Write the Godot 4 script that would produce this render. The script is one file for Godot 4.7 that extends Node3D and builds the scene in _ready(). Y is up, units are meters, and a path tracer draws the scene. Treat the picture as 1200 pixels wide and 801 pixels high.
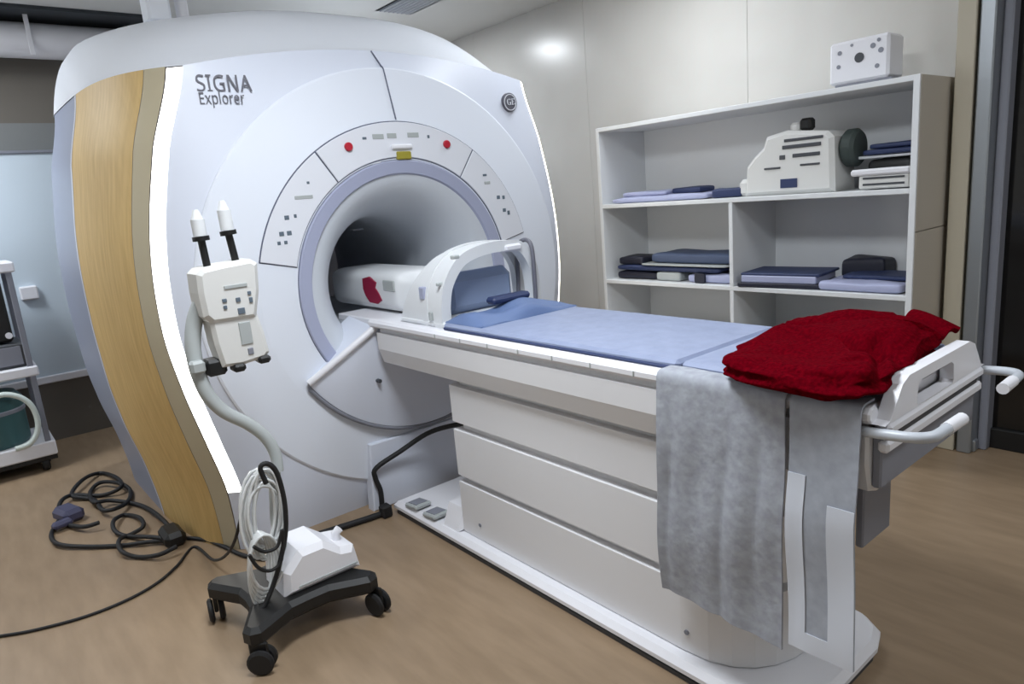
extends Node3D
# A scanner room: magnet with patient table, injector trolley, open shelves, cart.
# x to the right along the magnet's face, y up, z from the magnet's face towards the table's foot end; metres.

const CAM := Vector3(-1.7076, 1.4251, 2.8334)
const FOCAL := 807.23   # pixels of a 1200 x 801 frame
var cam_basis := Basis.from_euler(Vector3(-0.2132, -0.6779, -0.0850))
var M := {}
var taken := {}
var rng := RandomNumberGenerator.new()

# ---------------------------------------------------------------- mesh builder
class MB:
	var st := SurfaceTool.new()
	var xf := Transform3D.IDENTITY
	var group := 1
	func _init() -> void:
		st.begin(Mesh.PRIMITIVE_TRIANGLES)
	func tri(a: Vector3, b: Vector3, c: Vector3) -> void:
		st.add_vertex(xf * a); st.add_vertex(xf * b); st.add_vertex(xf * c)
	func otri(a: Vector3, b: Vector3, c: Vector3, from: Vector3) -> void:
		if (a - c).cross(a - b).dot((a + b + c) / 3.0 - from) < 0.0: tri(a, c, b)
		else: tri(a, b, c)
	func oquad(a: Vector3, b: Vector3, c: Vector3, d: Vector3, from: Vector3) -> void:
		otri(a, b, c, from); otri(a, c, d, from)
	func quad(a: Vector3, b: Vector3, c: Vector3, d: Vector3) -> void:
		tri(a, b, c); tri(a, c, d)
	func flat() -> void:
		st.set_smooth_group(-1)
	func smooth() -> void:
		group += 1
		st.set_smooth_group(group)
	func box(c: Vector3, s: Vector3, b := 0.0) -> MB:
		flat()
		var h := s / 2.0
		b = minf(b, minf(h.x, minf(h.y, h.z)) * 0.95)
		var pt := func(axis: int, sg: Vector3) -> Vector3:
			var q := Vector3(h.x - b, h.y - b, h.z - b)
			q[axis] = h[axis]
			return c + q * sg
		for a in 3:
			var u := (a + 1) % 3
			var w := (a + 2) % 3
			for s1 in [-1.0, 1.0]:
				var g := []
				for k in [[-1, -1], [1, -1], [1, 1], [-1, 1]]:
					var sg := Vector3.ONE
					sg[a] = s1; sg[u] = k[0]; sg[w] = k[1]
					g.append(pt.call(a, sg))
				oquad(g[0], g[1], g[2], g[3], c)
		if b > 0.0:
			for a in 3:
				var u := (a + 1) % 3
				var w := (a + 2) % 3
				for s1 in [-1.0, 1.0]:
					for s2 in [-1.0, 1.0]:
						var s0 := Vector3.ONE
						s0[u] = s1; s0[w] = s2; s0[a] = -1.0
						var s3 := s0
						s3[a] = 1.0
						oquad(pt.call(u, s0), pt.call(u, s3), pt.call(w, s3), pt.call(w, s0), c)
			for sx in [-1.0, 1.0]:
				for sy in [-1.0, 1.0]:
					for sz in [-1.0, 1.0]:
						var sg := Vector3(sx, sy, sz)
						otri(pt.call(0, sg), pt.call(1, sg), pt.call(2, sg), c)
		return self
	# a surface over (u, v) in 0..1
	func grid(f: Callable, nu: int, nv: int) -> MB:
		smooth()
		var p := []
		for i in nu + 1:
			var row := []
			for j in nv + 1: row.append(f.call(float(i) / nu, float(j) / nv))
			p.append(row)
		for i in nu:
			for j in nv: quad(p[i][j], p[i + 1][j], p[i + 1][j + 1], p[i][j + 1])
		return self
	# a sheet with thickness, offset against its own normal
	func sheet(f: Callable, nu: int, nv: int, th: float) -> MB:
		var p := []
		var q := []
		for i in nu + 1:
			var row := []
			var row2 := []
			for j in nv + 1:
				var u := float(i) / nu
				var v := float(j) / nv
				var a: Vector3 = f.call(u, v)
				var du: Vector3 = f.call(minf(u + 0.01, 1.0), v) - f.call(maxf(u - 0.01, 0.0), v)
				var dv: Vector3 = f.call(u, minf(v + 0.01, 1.0)) - f.call(u, maxf(v - 0.01, 0.0))
				row.append(a)
				row2.append(a - du.cross(dv).normalized() * th)
			p.append(row); q.append(row2)
		smooth()
		for i in nu:
			for j in nv: quad(p[i][j], p[i][j + 1], p[i + 1][j + 1], p[i + 1][j])
		smooth()
		for i in nu:
			for j in nv: quad(q[i][j], q[i + 1][j], q[i + 1][j + 1], q[i][j + 1])
		flat()
		for i in nu:
			quad(p[i][0], p[i + 1][0], q[i + 1][0], q[i][0]); quad(p[i][nv], q[i][nv], q[i + 1][nv], p[i + 1][nv])
		for j in nv:
			quad(p[0][j], q[0][j], q[0][j + 1], p[0][j + 1]); quad(p[nu][j], p[nu][j + 1], q[nu][j + 1], q[nu][j])
		return self
	func tube(path: Array, r: float, seg := 10, r_end := -1.0) -> MB:
		smooth()
		var n := path.size()
		if n < 2: return self
		if r_end < 0.0: r_end = r
		var rings := []
		var up := Vector3.UP
		var t0: Vector3 = (path[1] - path[0]).normalized()
		if absf(t0.dot(up)) > 0.9: up = Vector3.RIGHT
		var nx: Vector3 = t0.cross(up).normalized()
		for i in n:
			var a: Vector3 = path[maxi(i - 1, 0)]
			var b: Vector3 = path[mini(i + 1, n - 1)]
			var t: Vector3 = (b - a).normalized()
			nx = (nx - t * nx.dot(t)).normalized()
			var ny: Vector3 = t.cross(nx)
			var rr := lerpf(r, r_end, float(i) / (n - 1))
			var ring := []
			for k in seg:
				var an := TAU * k / seg
				ring.append(path[i] + (nx * cos(an) + ny * sin(an)) * rr)
			rings.append(ring)
		for i in n - 1:
			for k in seg:
				var k2 := (k + 1) % seg
				oquad(rings[i][k], rings[i][k2], rings[i + 1][k2], rings[i + 1][k], (path[i] + path[i + 1]) / 2.0)
		flat()
		for k in seg:
			var k2 := (k + 1) % seg
			otri(path[0], rings[0][k], rings[0][k2], path[1])
			otri(path[n - 1], rings[n - 1][k], rings[n - 1][k2], path[n - 2])
		return self
	# profile of (radius, height) turned about local y; every band keeps its own smooth group when sharp
	func lathe(prof: Array, seg := 24, sharp := true) -> MB:
		smooth()
		for i in prof.size() - 1:
			if sharp: smooth()
			var a: Vector2 = prof[i]
			var b: Vector2 = prof[i + 1]
			for k in seg:
				var t0 := TAU * k / seg
				var t1 := TAU * (k + 1) / seg
				var p0 := Vector3(cos(t0) * a.x, a.y, sin(t0) * a.x)
				var p1 := Vector3(cos(t1) * a.x, a.y, sin(t1) * a.x)
				var p2 := Vector3(cos(t1) * b.x, b.y, sin(t1) * b.x)
				var p3 := Vector3(cos(t0) * b.x, b.y, sin(t0) * b.x)
				if a.x < 0.00001: tri(p0, p2, p3)
				elif b.x < 0.00001: tri(p0, p1, p2)
				else: quad(p0, p1, p2, p3)
		return self
	# polygon in local xy pushed from z0 to z1, edges chamfered by b
	func prism(poly: PackedVector2Array, z0: float, z1: float, b := 0.0) -> MB:
		flat()
		var n := poly.size()
		if not Geometry2D.is_polygon_clockwise(poly): poly.reverse()
		var ins := PackedVector2Array()
		for i in n:
			var e0 := (poly[i] - poly[(i + n - 1) % n]).normalized()
			var e1 := (poly[(i + 1) % n] - poly[i]).normalized()
			var n0 := Vector2(e0.y, -e0.x)
			var n1 := Vector2(e1.y, -e1.x)
			var m := (n0 + n1).normalized()
			var k := maxf(m.dot(n0), 0.5)
			ins.append(poly[i] + m * (b / k))
		var test := 0.0
		for i in n: test += poly[i].cross(poly[(i + 1) % n])
		var test2 := 0.0
		for i in n: test2 += ins[i].cross(ins[(i + 1) % n])
		if absf(test2) > absf(test):
			for i in n: ins[i] = poly[i] * 2.0 - ins[i]
		var tr := Geometry2D.triangulate_polygon(ins)
		var v := func(q: Vector2, z: float) -> Vector3: return Vector3(q.x, q.y, z)
		for i in range(0, tr.size(), 3):
			otri(v.call(ins[tr[i]], z1), v.call(ins[tr[i + 1]], z1), v.call(ins[tr[i + 2]], z1), Vector3(ins[tr[i]].x, ins[tr[i]].y, z0))
			otri(v.call(ins[tr[i]], z0), v.call(ins[tr[i + 1]], z0), v.call(ins[tr[i + 2]], z0), Vector3(ins[tr[i]].x, ins[tr[i]].y, z1))
		var sg := signf(z1 - z0)
		for i in n:
			var j := (i + 1) % n
			quad(v.call(poly[i], z0 + b * sg), v.call(poly[j], z0 + b * sg), v.call(poly[j], z1 - b * sg), v.call(poly[i], z1 - b * sg))
			if b > 0.0:
				quad(v.call(poly[i], z1 - b * sg), v.call(poly[j], z1 - b * sg), v.call(ins[j], z1), v.call(ins[i], z1))
				quad(v.call(ins[i], z0), v.call(ins[j], z0), v.call(poly[j], z0 + b * sg), v.call(poly[i], z0 + b * sg))
		return self
	# plate with a hole: outer and inner outlines of equal count
	func ring_plate(outer: Array, inner: Array, z0: float, z1: float) -> MB:
		flat()
		var n := outer.size()
		for i in n:
			var j := (i + 1) % n
			var mid := Vector3((outer[i].x + inner[i].x) / 2.0, (outer[i].y + inner[i].y) / 2.0, (z0 + z1) / 2.0)
			for z in [z0, z1]:
				oquad(Vector3(outer[i].x, outer[i].y, z), Vector3(outer[j].x, outer[j].y, z), Vector3(inner[j].x, inner[j].y, z), Vector3(inner[i].x, inner[i].y, z), mid)
			for ol in [outer, inner]:
				oquad(Vector3(ol[i].x, ol[i].y, z0), Vector3(ol[j].x, ol[j].y, z0), Vector3(ol[j].x, ol[j].y, z1), Vector3(ol[i].x, ol[i].y, z1), mid)
		return self

# ---------------------------------------------------------------- nodes
func commit(called: String, mb: MB, m: Material, parent: Node = self) -> MeshInstance3D:
	mb.st.generate_normals()
	var o := MeshInstance3D.new()
	o.mesh = mb.st.commit()
	o.material_override = m
	o.name = numbered(called) if parent == self else called
	o.cast_shadow = GeometryInstance3D.SHADOW_CASTING_SETTING_ON
	parent.add_child(o, true)
	return o

func numbered(called: String) -> String:
	taken[called] = taken.get(called, 0) + 1
	return called if taken[called] == 1 else "%s_%03d" % [called, taken[called] - 1]

func thing(called: String, label: String, category: String, at := Vector3.ZERO, group := "") -> Node3D:
	var o := Node3D.new()
	o.name = numbered(called)
	add_child(o)
	o.position = at
	return tag(o, label, category, group)

func tag(o: Node3D, label: String, category: String, group := "") -> Node3D:
	o.set_meta("label", label)
	o.set_meta("category", category)
	if group: o.set_meta("group", group)
	return o

func struct(o: Node3D) -> Node3D:
	o.set_meta("kind", "structure")
	return o

func one(called: String, mb: MB, m: Material, label: String, category: String, group := "") -> MeshInstance3D:
	var o := commit(called, mb, m)
	tag(o, label, category, group)
	return o

# the point on the plane axis = value that shows at pixel (u, v)
func px(u: float, v: float, axis: int, value: float) -> Vector3:
	var d: Vector3 = cam_basis * Vector3((u - 600.0) / FOCAL, -(v - 400.5) / FOCAL, -1.0)
	return CAM + d * ((value - CAM[axis]) / d[axis])

func curve(pts: Array, steps := 6, closed := false) -> Array:
	var out := []
	var n := pts.size()
	for i in (n if closed else n - 1):
		var a: Vector3 = pts[(i - 1 + n) % n] if closed else pts[maxi(i - 1, 0)]
		var b: Vector3 = pts[i]
		var c: Vector3 = pts[(i + 1) % n]
		var d: Vector3 = pts[(i + 2) % n] if closed else pts[mini(i + 2, n - 1)]
		for k in steps:
			out.append(b.cubic_interpolate(c, a, d, float(k) / steps))
	out.append(pts[0] if closed else pts[n - 1])
	return out

func table(x: float, t: Array) -> float:
	if x <= t[0][0]: return t[0][1]
	for i in t.size() - 1:
		if x <= t[i + 1][0]:
			var w: float = (x - t[i][0]) / (t[i + 1][0] - t[i][0])
			var p0: float = t[maxi(i - 1, 0)][1]
			var p3: float = t[mini(i + 2, t.size() - 1)][1]
			return cubic_interpolate(t[i][1], t[i + 1][1], p0, p3, w)
	return t[t.size() - 1][1]

# ---------------------------------------------------------------- materials
func mat(c: Color, rough := 0.5, metal := 0.0) -> StandardMaterial3D:
	var m := StandardMaterial3D.new()
	m.albedo_color = c
	m.roughness = rough
	m.metallic = metal
	return m

func noise_tex(freq: float, c0: Color, c1: Color, oct := 4, size := 512, seed_ := 1, kind := FastNoiseLite.TYPE_SIMPLEX_SMOOTH) -> NoiseTexture2D:
	var n := FastNoiseLite.new()
	n.noise_type = kind
	n.seed = seed_
	n.frequency = freq
	n.fractal_octaves = oct
	var t := NoiseTexture2D.new()
	t.width = size; t.height = size
	t.seamless = true
	t.noise = n
	var g := Gradient.new()
	g.set_color(0, c0); g.set_color(1, c1)
	t.color_ramp = g
	return t

func bump_tex(freq: float, strength: float, seed_ := 1, size := 256) -> NoiseTexture2D:
	var n := FastNoiseLite.new()
	n.seed = seed_
	n.frequency = freq
	n.fractal_octaves = 3
	var t := NoiseTexture2D.new()
	t.width = size; t.height = size
	t.seamless = true
	t.as_normal_map = true
	t.bump_strength = strength
	t.noise = n
	return t

func textured(tex: Texture2D, scale: Vector3, rough: float, bump: Texture2D = null, depth := 0.5) -> StandardMaterial3D:
	var m := mat(Color.WHITE, rough)
	m.albedo_texture = tex
	m.uv1_triplanar = true
	m.uv1_world_triplanar = true
	m.uv1_scale = scale
	if bump:
		m.normal_enabled = true
		m.normal_texture = bump
		m.normal_scale = depth
	return m

func make_materials() -> void:
	M.cover = mat(Color(0.83, 0.85, 0.90), 0.38)  # kept darker than the disc: shading of the corners put into the colour
	M.cover_cap = mat(Color(0.91, 0.925, 0.955), 0.32)  # lightened: the ceiling light falling on the cap is put into its colour
	M.disc = mat(Color(0.88, 0.90, 0.94), 0.35)  # paler than the corners: brightness of its upward tilt put into the colour
	M.ring = mat(Color(0.64, 0.66, 0.755), 0.4)
	M.panel = mat(Color(0.87, 0.88, 0.91), 0.35)
	M.line = mat(Color(0.34, 0.36, 0.44), 0.5)
	M.trim_beige = mat(Color(0.72, 0.68, 0.58), 0.4)
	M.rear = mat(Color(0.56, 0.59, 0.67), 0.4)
	M.bore = mat(Color(0.78, 0.80, 0.83), 0.4)
	M.ink = mat(Color(0.38, 0.38, 0.42), 0.5)
	M.button = mat(Color(0.36, 0.41, 0.46), 0.5)
	M.red_dot = mat(Color(0.70, 0.12, 0.20), 0.4)
	M.olive = mat(Color(0.60, 0.56, 0.20), 0.4)
	M.white = mat(Color(0.88, 0.88, 0.90), 0.4)
	M.table_white = mat(Color(0.86, 0.86, 0.87), 0.4)
	M.grey = mat(Color(0.50, 0.51, 0.55), 0.5)
	M.dark_grey = mat(Color(0.25, 0.26, 0.28), 0.5)
	M.black = mat(Color(0.045, 0.045, 0.05), 0.5)
	M.rubber = mat(Color(0.07, 0.07, 0.08), 0.65)
	M.coil_plastic = mat(Color(0.85, 0.86, 0.87), 0.45)
	M.beige_plastic = mat(Color(0.84, 0.84, 0.83), 0.45)
	M.arm_grey = mat(Color(0.66, 0.68, 0.68), 0.45)
	M.metal = mat(Color(0.62, 0.64, 0.66), 0.35, 0.7)
	M.handle = mat(Color(0.72, 0.74, 0.77), 0.35)
	M.loop = mat(Color(0.42, 0.42, 0.46), 0.5)
	M.round_end = mat(Color(0.22, 0.26, 0.25), 0.6)
	M.magenta = mat(Color(0.55, 0.06, 0.22), 0.5)
	M.pad_blue = textured(noise_tex(0.02, Color(0.52, 0.56, 0.67), Color(0.57, 0.61, 0.72), 3, 256, 3), Vector3(2, 2, 2), 0.5, bump_tex(0.03, 3.0, 4), 0.25)
	M.cushion_blue = mat(Color(0.36, 0.44, 0.60), 0.6)
	M.cushion_grey = mat(Color(0.50, 0.56, 0.68), 0.6)
	M.navy = mat(Color(0.16, 0.21, 0.36), 0.55)
	M.dark_navy = mat(Color(0.10, 0.11, 0.18), 0.55)
	M.slate = mat(Color(0.28, 0.33, 0.44), 0.6)
	M.lavender = mat(Color(0.66, 0.68, 0.80), 0.5)
	M.shelf_white = mat(Color(0.86, 0.87, 0.88), 0.45)
	M.shelf_beige = mat(Color(0.74, 0.71, 0.66), 0.5)
	M.teal = mat(Color(0.22, 0.36, 0.37), 0.45)
	M.hose = mat(Color(0.80, 0.84, 0.82), 0.4)
	M.plug = mat(Color(0.26, 0.26, 0.36), 0.5)
	M.red_cloth = textured(noise_tex(0.05, Color(0.24, 0.0, 0.03), Color(0.42, 0.006, 0.06), 5, 512, 8), Vector3(3, 3, 3), 0.9, bump_tex(0.12, 4.0, 9), 0.4)
	M.red_cloth.metallic_specular = 0.08
	M.grey_cloth = textured(noise_tex(0.02, Color(0.56, 0.57, 0.61), Color(0.66, 0.68, 0.71), 5, 512, 11), Vector3(2.5, 2.5, 2.5), 0.85, bump_tex(0.03, 3.0, 12), 0.25)
	M.strap_cloth = textured(noise_tex(0.03, Color(0.58, 0.60, 0.64), Color(0.66, 0.68, 0.72), 4, 256, 13), Vector3(3, 3, 3), 0.8)
	M.tape = mat(Color(0.80, 0.82, 0.86), 0.7)
	M.lint = mat(Color(0.62, 0.30, 0.22), 0.9)
	M.wood = textured(noise_tex(0.035, Color(0.73, 0.60, 0.37), Color(0.85, 0.73, 0.49), 5, 512, 21), Vector3(2.6, 0.16, 2.6), 0.6)
	M.floor = textured(noise_tex(0.012, Color(0.53, 0.45, 0.36), Color(0.60, 0.515, 0.42), 6, 1024, 31), Vector3(1.1, 1.1, 0.22), 0.42)
	M.wall = textured(noise_tex(0.01, Color(0.80, 0.79, 0.77), Color(0.83, 0.82, 0.80), 3, 256, 41), Vector3(0.5, 0.5, 0.5), 0.25)
	M.wall_plain = mat(Color(0.84, 0.84, 0.83), 0.6)
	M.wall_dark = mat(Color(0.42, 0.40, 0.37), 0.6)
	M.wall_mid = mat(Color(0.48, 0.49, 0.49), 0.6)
	M.joint = mat(Color(0.80, 0.79, 0.77), 0.5)
	M.board = mat(Color(0.78, 0.83, 0.87), 0.4)
	M.ceiling = mat(Color(0.86, 0.86, 0.85), 0.6)
	M.slot_shade = mat(Color(0.20, 0.22, 0.24), 0.7)
	M.vent = mat(Color(0.66, 0.67, 0.70), 0.5)
	M.post = mat(Color(0.70, 0.67, 0.60), 0.5)
	M.smoke_glass = mat(Color(0.055, 0.05, 0.045), 0.12)
	M.clear = mat(Color(0.90, 0.91, 0.91, 0.8), 0.15)
	M.clear.transparency = BaseMaterial3D.TRANSPARENCY_ALPHA
	M.glow = mat(Color(1, 1, 1), 0.5)
	M.glow.emission_enabled = true
	M.glow.emission = Color(1.0, 0.985, 0.95)
	M.glow.emission_energy_multiplier = 2.2
	M.lamp = mat(Color(1, 1, 1), 0.5)
	M.lamp.emission_enabled = true
	M.lamp.emission = Color(0.96, 0.98, 1.0)
	M.lamp.emission_energy_multiplier = 3.0

# ---------------------------------------------------------------- start
func _ready() -> void:
	rng.seed = 7
	# camera
	var cam := Camera3D.new()
	cam.name = "camera"
	cam.fov = 52.776
	cam.near = 0.02
	cam.transform = Transform3D(cam_basis, CAM)
	add_child(cam)
	cam.current = true
	# air and exposure
	var env := Environment.new()
	env.background_mode = Environment.BG_COLOR
	env.background_color = Color(0.05, 0.05, 0.055)
	env.tonemap_mode = Environment.TONE_MAPPER_LINEAR
	env.tonemap_exposure = 1.95
	env.sdfgi_enabled = true
	env.ssao_enabled = true
	env.ssil_enabled = true
	var we := WorldEnvironment.new()
	we.name = "environment"
	we.environment = env
	add_child(we)
	make_materials()
	# the ceiling lights (fittings and lights together): x, z, energy, side
	for a in [[1.06, -2.2, 1.4, 0.26], [-0.95, 1.45, 2.6, 0.6], [1.25, 0.25, 0.5, 0.6], [-2.3, -1.85, 2.2, 0.6], [0.5, 3.3, 0.9, 0.6]]:
		ceiling_lamp(a[0], a[1], a[2], a[3])
	room()
	scanner()
	patient_table()
	table_items()
	injector()
	cables()
	shelves()
	cart()

func ceiling_lamp(x: float, z: float, energy: float, side: float) -> void:
	var names := {1.06: "small white square ceiling light behind the scanner", -0.95: "square ceiling light above the left of the patient table", 1.25: "square ceiling light between the patient table and the shelves", -2.3: "square ceiling light near the equipment cart", 0.5: "square ceiling light beyond the foot of the table"}
	var t := thing("ceiling_light", names[x], "light", Vector3(x, 2.75, z), "ceiling lights")
	var b := MB.new()
	var h := side / 2.0
	b.ring_plate([Vector2(-h - 0.02, -h - 0.02), Vector2(h + 0.02, -h - 0.02), Vector2(h + 0.02, h + 0.02), Vector2(-h - 0.02, h + 0.02)], [Vector2(-h, -h), Vector2(h, -h), Vector2(h, h), Vector2(-h, h)], -0.025, 0.0)
	var fr := commit("frame", b, M.white, t)
	fr.rotation.x = PI / 2
	fr.position.y = -0.025
	commit("diffuser", MB.new().box(Vector3(0, -0.008, 0), Vector3(side, 0.012, side), 0.003), M.lamp, t)
	var l := AreaLight3D.new()
	l.name = "lamp_light"
	l.area_size = Vector2(side, side)
	l.light_color = Color(0.95, 0.975, 1.0)
	l.light_energy = energy
	l.shadow_enabled = true
	l.area_range = 12.0
	l.rotation.x = -PI / 2
	l.position.y = -0.03
	t.add_child(l)

# ---------------------------------------------------------------- room
func room() -> void:
	struct(commit("floor", MB.new().box(Vector3(-0.4, -0.05, 0.75), Vector3(6.0, 0.1, 8.0)), M.floor))
	struct(commit("ceiling", MB.new().box(Vector3(-0.4, 2.80, 0.75), Vector3(6.0, 0.1, 8.0)), M.ceiling))
	# right wall: lining panels with open joints on a solid wall, doorway at its near end
	var wr := struct(thing("wall_right", "glossy beige panelled wall behind the open shelves", "wall", Vector3(2.1, 0, 0)))
	commit("core", MB.new().box(Vector3(0.09, 1.375, -0.72), Vector3(0.12, 2.75, 4.84)), M.joint, wr)
	commit("core", MB.new().box(Vector3(0.09, 2.48, 3.15), Vector3(0.12, 0.54, 2.9)), M.joint, wr)
	commit("core", MB.new().box(Vector3(0.09, 1.375, 3.9), Vector3(0.12, 2.75, 1.4)), M.joint, wr)
	for k in 4:
		var z0 := -3.35 + k * 1.28
		var z1 := minf(z0 + 1.278, 1.70)
		commit("panel", MB.new().box(Vector3(0.015, 1.375, (z0 + z1) / 2), Vector3(0.03, 2.75, z1 - z0), 0.001), M.wall, wr)
	# back wall with its bands
	var wb := struct(thing("wall_back", "back wall of the room behind the scanner", "wall", Vector3(0, 0, -2.8)))
	commit("core", MB.new().box(Vector3(-0.4, 1.375, -0.1), Vector3(6.0, 2.75, 0.16)), M.wall_plain, wb)
	commit("lower_band", MB.new().box(Vector3(-0.4, 0.22, -0.012), Vector3(6.0, 0.44, 0.024)), M.wall_dark, wb)  # darker brown-grey band along the bottom of the wall
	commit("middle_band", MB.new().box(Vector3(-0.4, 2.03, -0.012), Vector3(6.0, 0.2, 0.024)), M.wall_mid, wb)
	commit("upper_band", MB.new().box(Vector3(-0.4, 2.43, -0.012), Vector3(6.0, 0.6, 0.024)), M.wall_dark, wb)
	struct(commit("wall_left", MB.new().box(Vector3(-3.35, 1.375, 0.75), Vector3(0.1, 2.75, 8.0)), M.wall_plain))
	struct(commit("wall_front", MB.new().box(Vector3(-0.4, 1.375, 4.7), Vector3(6.0, 2.75, 0.1)), M.wall_plain))
	# white board on the back wall
	var bd := thing("wall_board", "pale blue-white wall board with a white bottom rail behind the cart", "board", Vector3(-1.2, 0.44, -2.8))
	commit("sheet", MB.new().box(Vector3(0, 0.76, 0.02), Vector3(2.0, 1.48, 0.03), 0.004), M.board, bd)
	commit("bottom_rail", MB.new().box(Vector3(0, 0.0, 0.03), Vector3(2.02, 0.05, 0.06), 0.006), M.white, bd)
	commit("top_rail", MB.new().box(Vector3(0, 1.505, 0.025), Vector3(2.02, 0.02, 0.05), 0.004), M.grey, bd)
	one("wall_socket", MB.new().box(px(34, 343, 2, -2.75), Vector3(0.10, 0.09, 0.05), 0.008), M.white, "small white box fixed to the wall board above the cart", "socket")
	# air duct under the ceiling, its hanger, dark panel with the ceiling recess's shade put into its colour
	var du := thing("air_duct", "round white air duct hung below the ceiling at the back wall", "duct", Vector3(-1.2, 2.6, -2.6))
	var db := MB.new()
	db.tube([Vector3(-1.8, 0, 0), Vector3(0, 0, 0), Vector3(1.6, 0, 0)], 0.105, 28)
	commit("pipe", db, M.white, du)
	for x in [0.19, -0.9]:
		commit("hanger", MB.new().box(Vector3(x, 0.02, 0.112), Vector3(0.026, 0.25, 0.008), 0.002), M.white, du)
	struct(commit("trim_1", MB.new().box(Vector3(-1.4, 2.744, -2.52), Vector3(2.2, 0.03, 0.34), 0.002), M.slot_shade))
	# ceiling vent
	var v := thing("ceiling_vent", "grey slatted air vent in the ceiling above the scanner", "vent", Vector3(1.14, 2.75, -1.42))
	v.rotation.y = 0.0
	commit("frame", MB.new().ring_plate([Vector2(-0.15, -0.32), Vector2(0.15, -0.32), Vector2(0.15, 0.32), Vector2(-0.15, 0.32)], [Vector2(-0.125, -0.295), Vector2(0.125, -0.295), Vector2(0.125, 0.295), Vector2(-0.125, 0.295)], -0.012, 0.0), M.vent, v).rotation.x = PI / 2
	commit("backing", MB.new().box(Vector3(0, 0.0, 0), Vector3(0.26, 0.004, 0.6)), M.vent, v)
	for k in 7:
		var s := commit("slat", MB.new().box(Vector3.ZERO, Vector3(0.04, 0.004, 0.59)), M.vent, v)
		s.position = Vector3(-0.105 + k * 0.035, -0.006, 0)
		s.rotation.z = 0.12
	# post and door frame at the right
	struct(commit("trim_2", MB.new().box(Vector3(2.04, 1.375, 1.655), Vector3(0.2, 2.75, 0.075), 0.004), M.post))
	var d := struct(thing("door_1", "dark glazed door in a grey metal frame", "door", Vector3(2.06, 0, 1.7)))
	commit("frame", MB.new().box(Vector3(-0.02, 1.375, 0.035), Vector3(0.20, 2.75, 0.06), 0.006), M.metal, d)
	commit("frame", MB.new().box(Vector3(0.02, 1.375, 0.085), Vector3(0.10, 2.75, 0.04), 0.006), M.grey, d)
	commit("pane", MB.new().box(Vector3(0.06, 1.2, 0.80), Vector3(0.02, 2.2, 1.40)), M.smoke_glass, d)
	commit("bottom_rail", MB.new().box(Vector3(0.05, 0.05, 0.80), Vector3(0.05, 0.10, 1.40), 0.004), M.black, d)
	commit("top_rail", MB.new().box(Vector3(0.05, 2.34, 0.80), Vector3(0.05, 0.10, 1.40), 0.004), M.black, d)
	commit("hinge_foot", MB.new().box(Vector3(-0.06, 0.03, 0.05), Vector3(0.05, 0.06, 0.05), 0.006), M.metal, d)

# ---------------------------------------------------------------- scanner
const W_SIDE := [[0.0, 0.945], [0.28, 0.955], [0.5, 1.0], [0.735, 1.05], [1.0, 1.085], [1.335, 1.07], [1.7, 0.995], [2.0, 0.895]]
const CY := 1.05

func half(y: float) -> float:
	return table(y, W_SIDE)

func bulge(z: float) -> float:
	var t := maxf(-0.12 - z, 0.0)
	var b := 0.15 * (1.0 - exp(-t / 0.22))
	if z < -1.4: b -= 0.22 * pow((-1.4 - z) / 0.6, 2.2)
	return b

func wide(y: float, z: float) -> float:
	return half(y) + bulge(z) * (1.0 + table(y, [[0.0, 0.05], [0.3, 0.25], [0.55, 0.26], [1.0, 0.0], [1.5, 0.14], [2.0, 0.47]]))

func face_z(x: float, y: float) -> float:
	var r := Vector2(x, y - CY).length()
	if r < 0.73: return 0.0
	if r < 0.97: return -0.03 * (r - 0.73) / 0.24
	var b := face_bound(atan2(y - CY, x))
	return lerpf(-0.042, -0.085, clampf((r - 0.97) / maxf(b - 0.97, 0.02), 0.0, 1.0))

func face_outline() -> Array:
	var o := []
	for k in 41:      # right side upwards
		var y := 2.0 * k / 40.0
		o.append(Vector2(half(y) - 0.045, y))
	for k in range(1, 24):
		var x := lerpf(0.85, -0.85, k / 24.0)
		o.append(Vector2(x, 2.0 + 0.1 * (1.0 - pow(x / 0.85, 2.0))))
	for k in 41:
		var y := 2.0 * (40 - k) / 40.0
		o.append(Vector2(-half(y) + 0.045, y))
	for k in range(1, 24):
		o.append(Vector2(lerpf(-0.90, 0.90, k / 24.0), 0.0))
	return o

var outline_cache := []
func face_bound(an: float) -> float:
	if outline_cache.is_empty(): outline_cache = face_outline()
	var dir := Vector2(cos(an), sin(an))
	var n := outline_cache.size()
	for i in n:
		var a: Vector2 = outline_cache[i] - Vector2(0, CY)
		var b: Vector2 = outline_cache[(i + 1) % n] - Vector2(0, CY)
		var hit = Geometry2D.segment_intersects_segment(Vector2.ZERO, dir * 3.0, a, b)
		if hit != null: return (hit as Vector2).length()
	return 1.05

func arc_plate(a0: float, a1: float, r0: float, r1: float, z0: float, z1: float) -> MB:
	var b := MB.new()
	var pts := PackedVector2Array()
	var n := 20
	for k in n + 1:
		var an := lerpf(a0, a1, float(k) / n)
		pts.append(Vector2(cos(an) * r1, CY + sin(an) * r1))
	for k in n + 1:
		var an := lerpf(a1, a0, float(k) / n)
		pts.append(Vector2(cos(an) * r0, CY + sin(an) * r0))
	b.prism(pts, z0, z1, 0.002)
	return b

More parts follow.
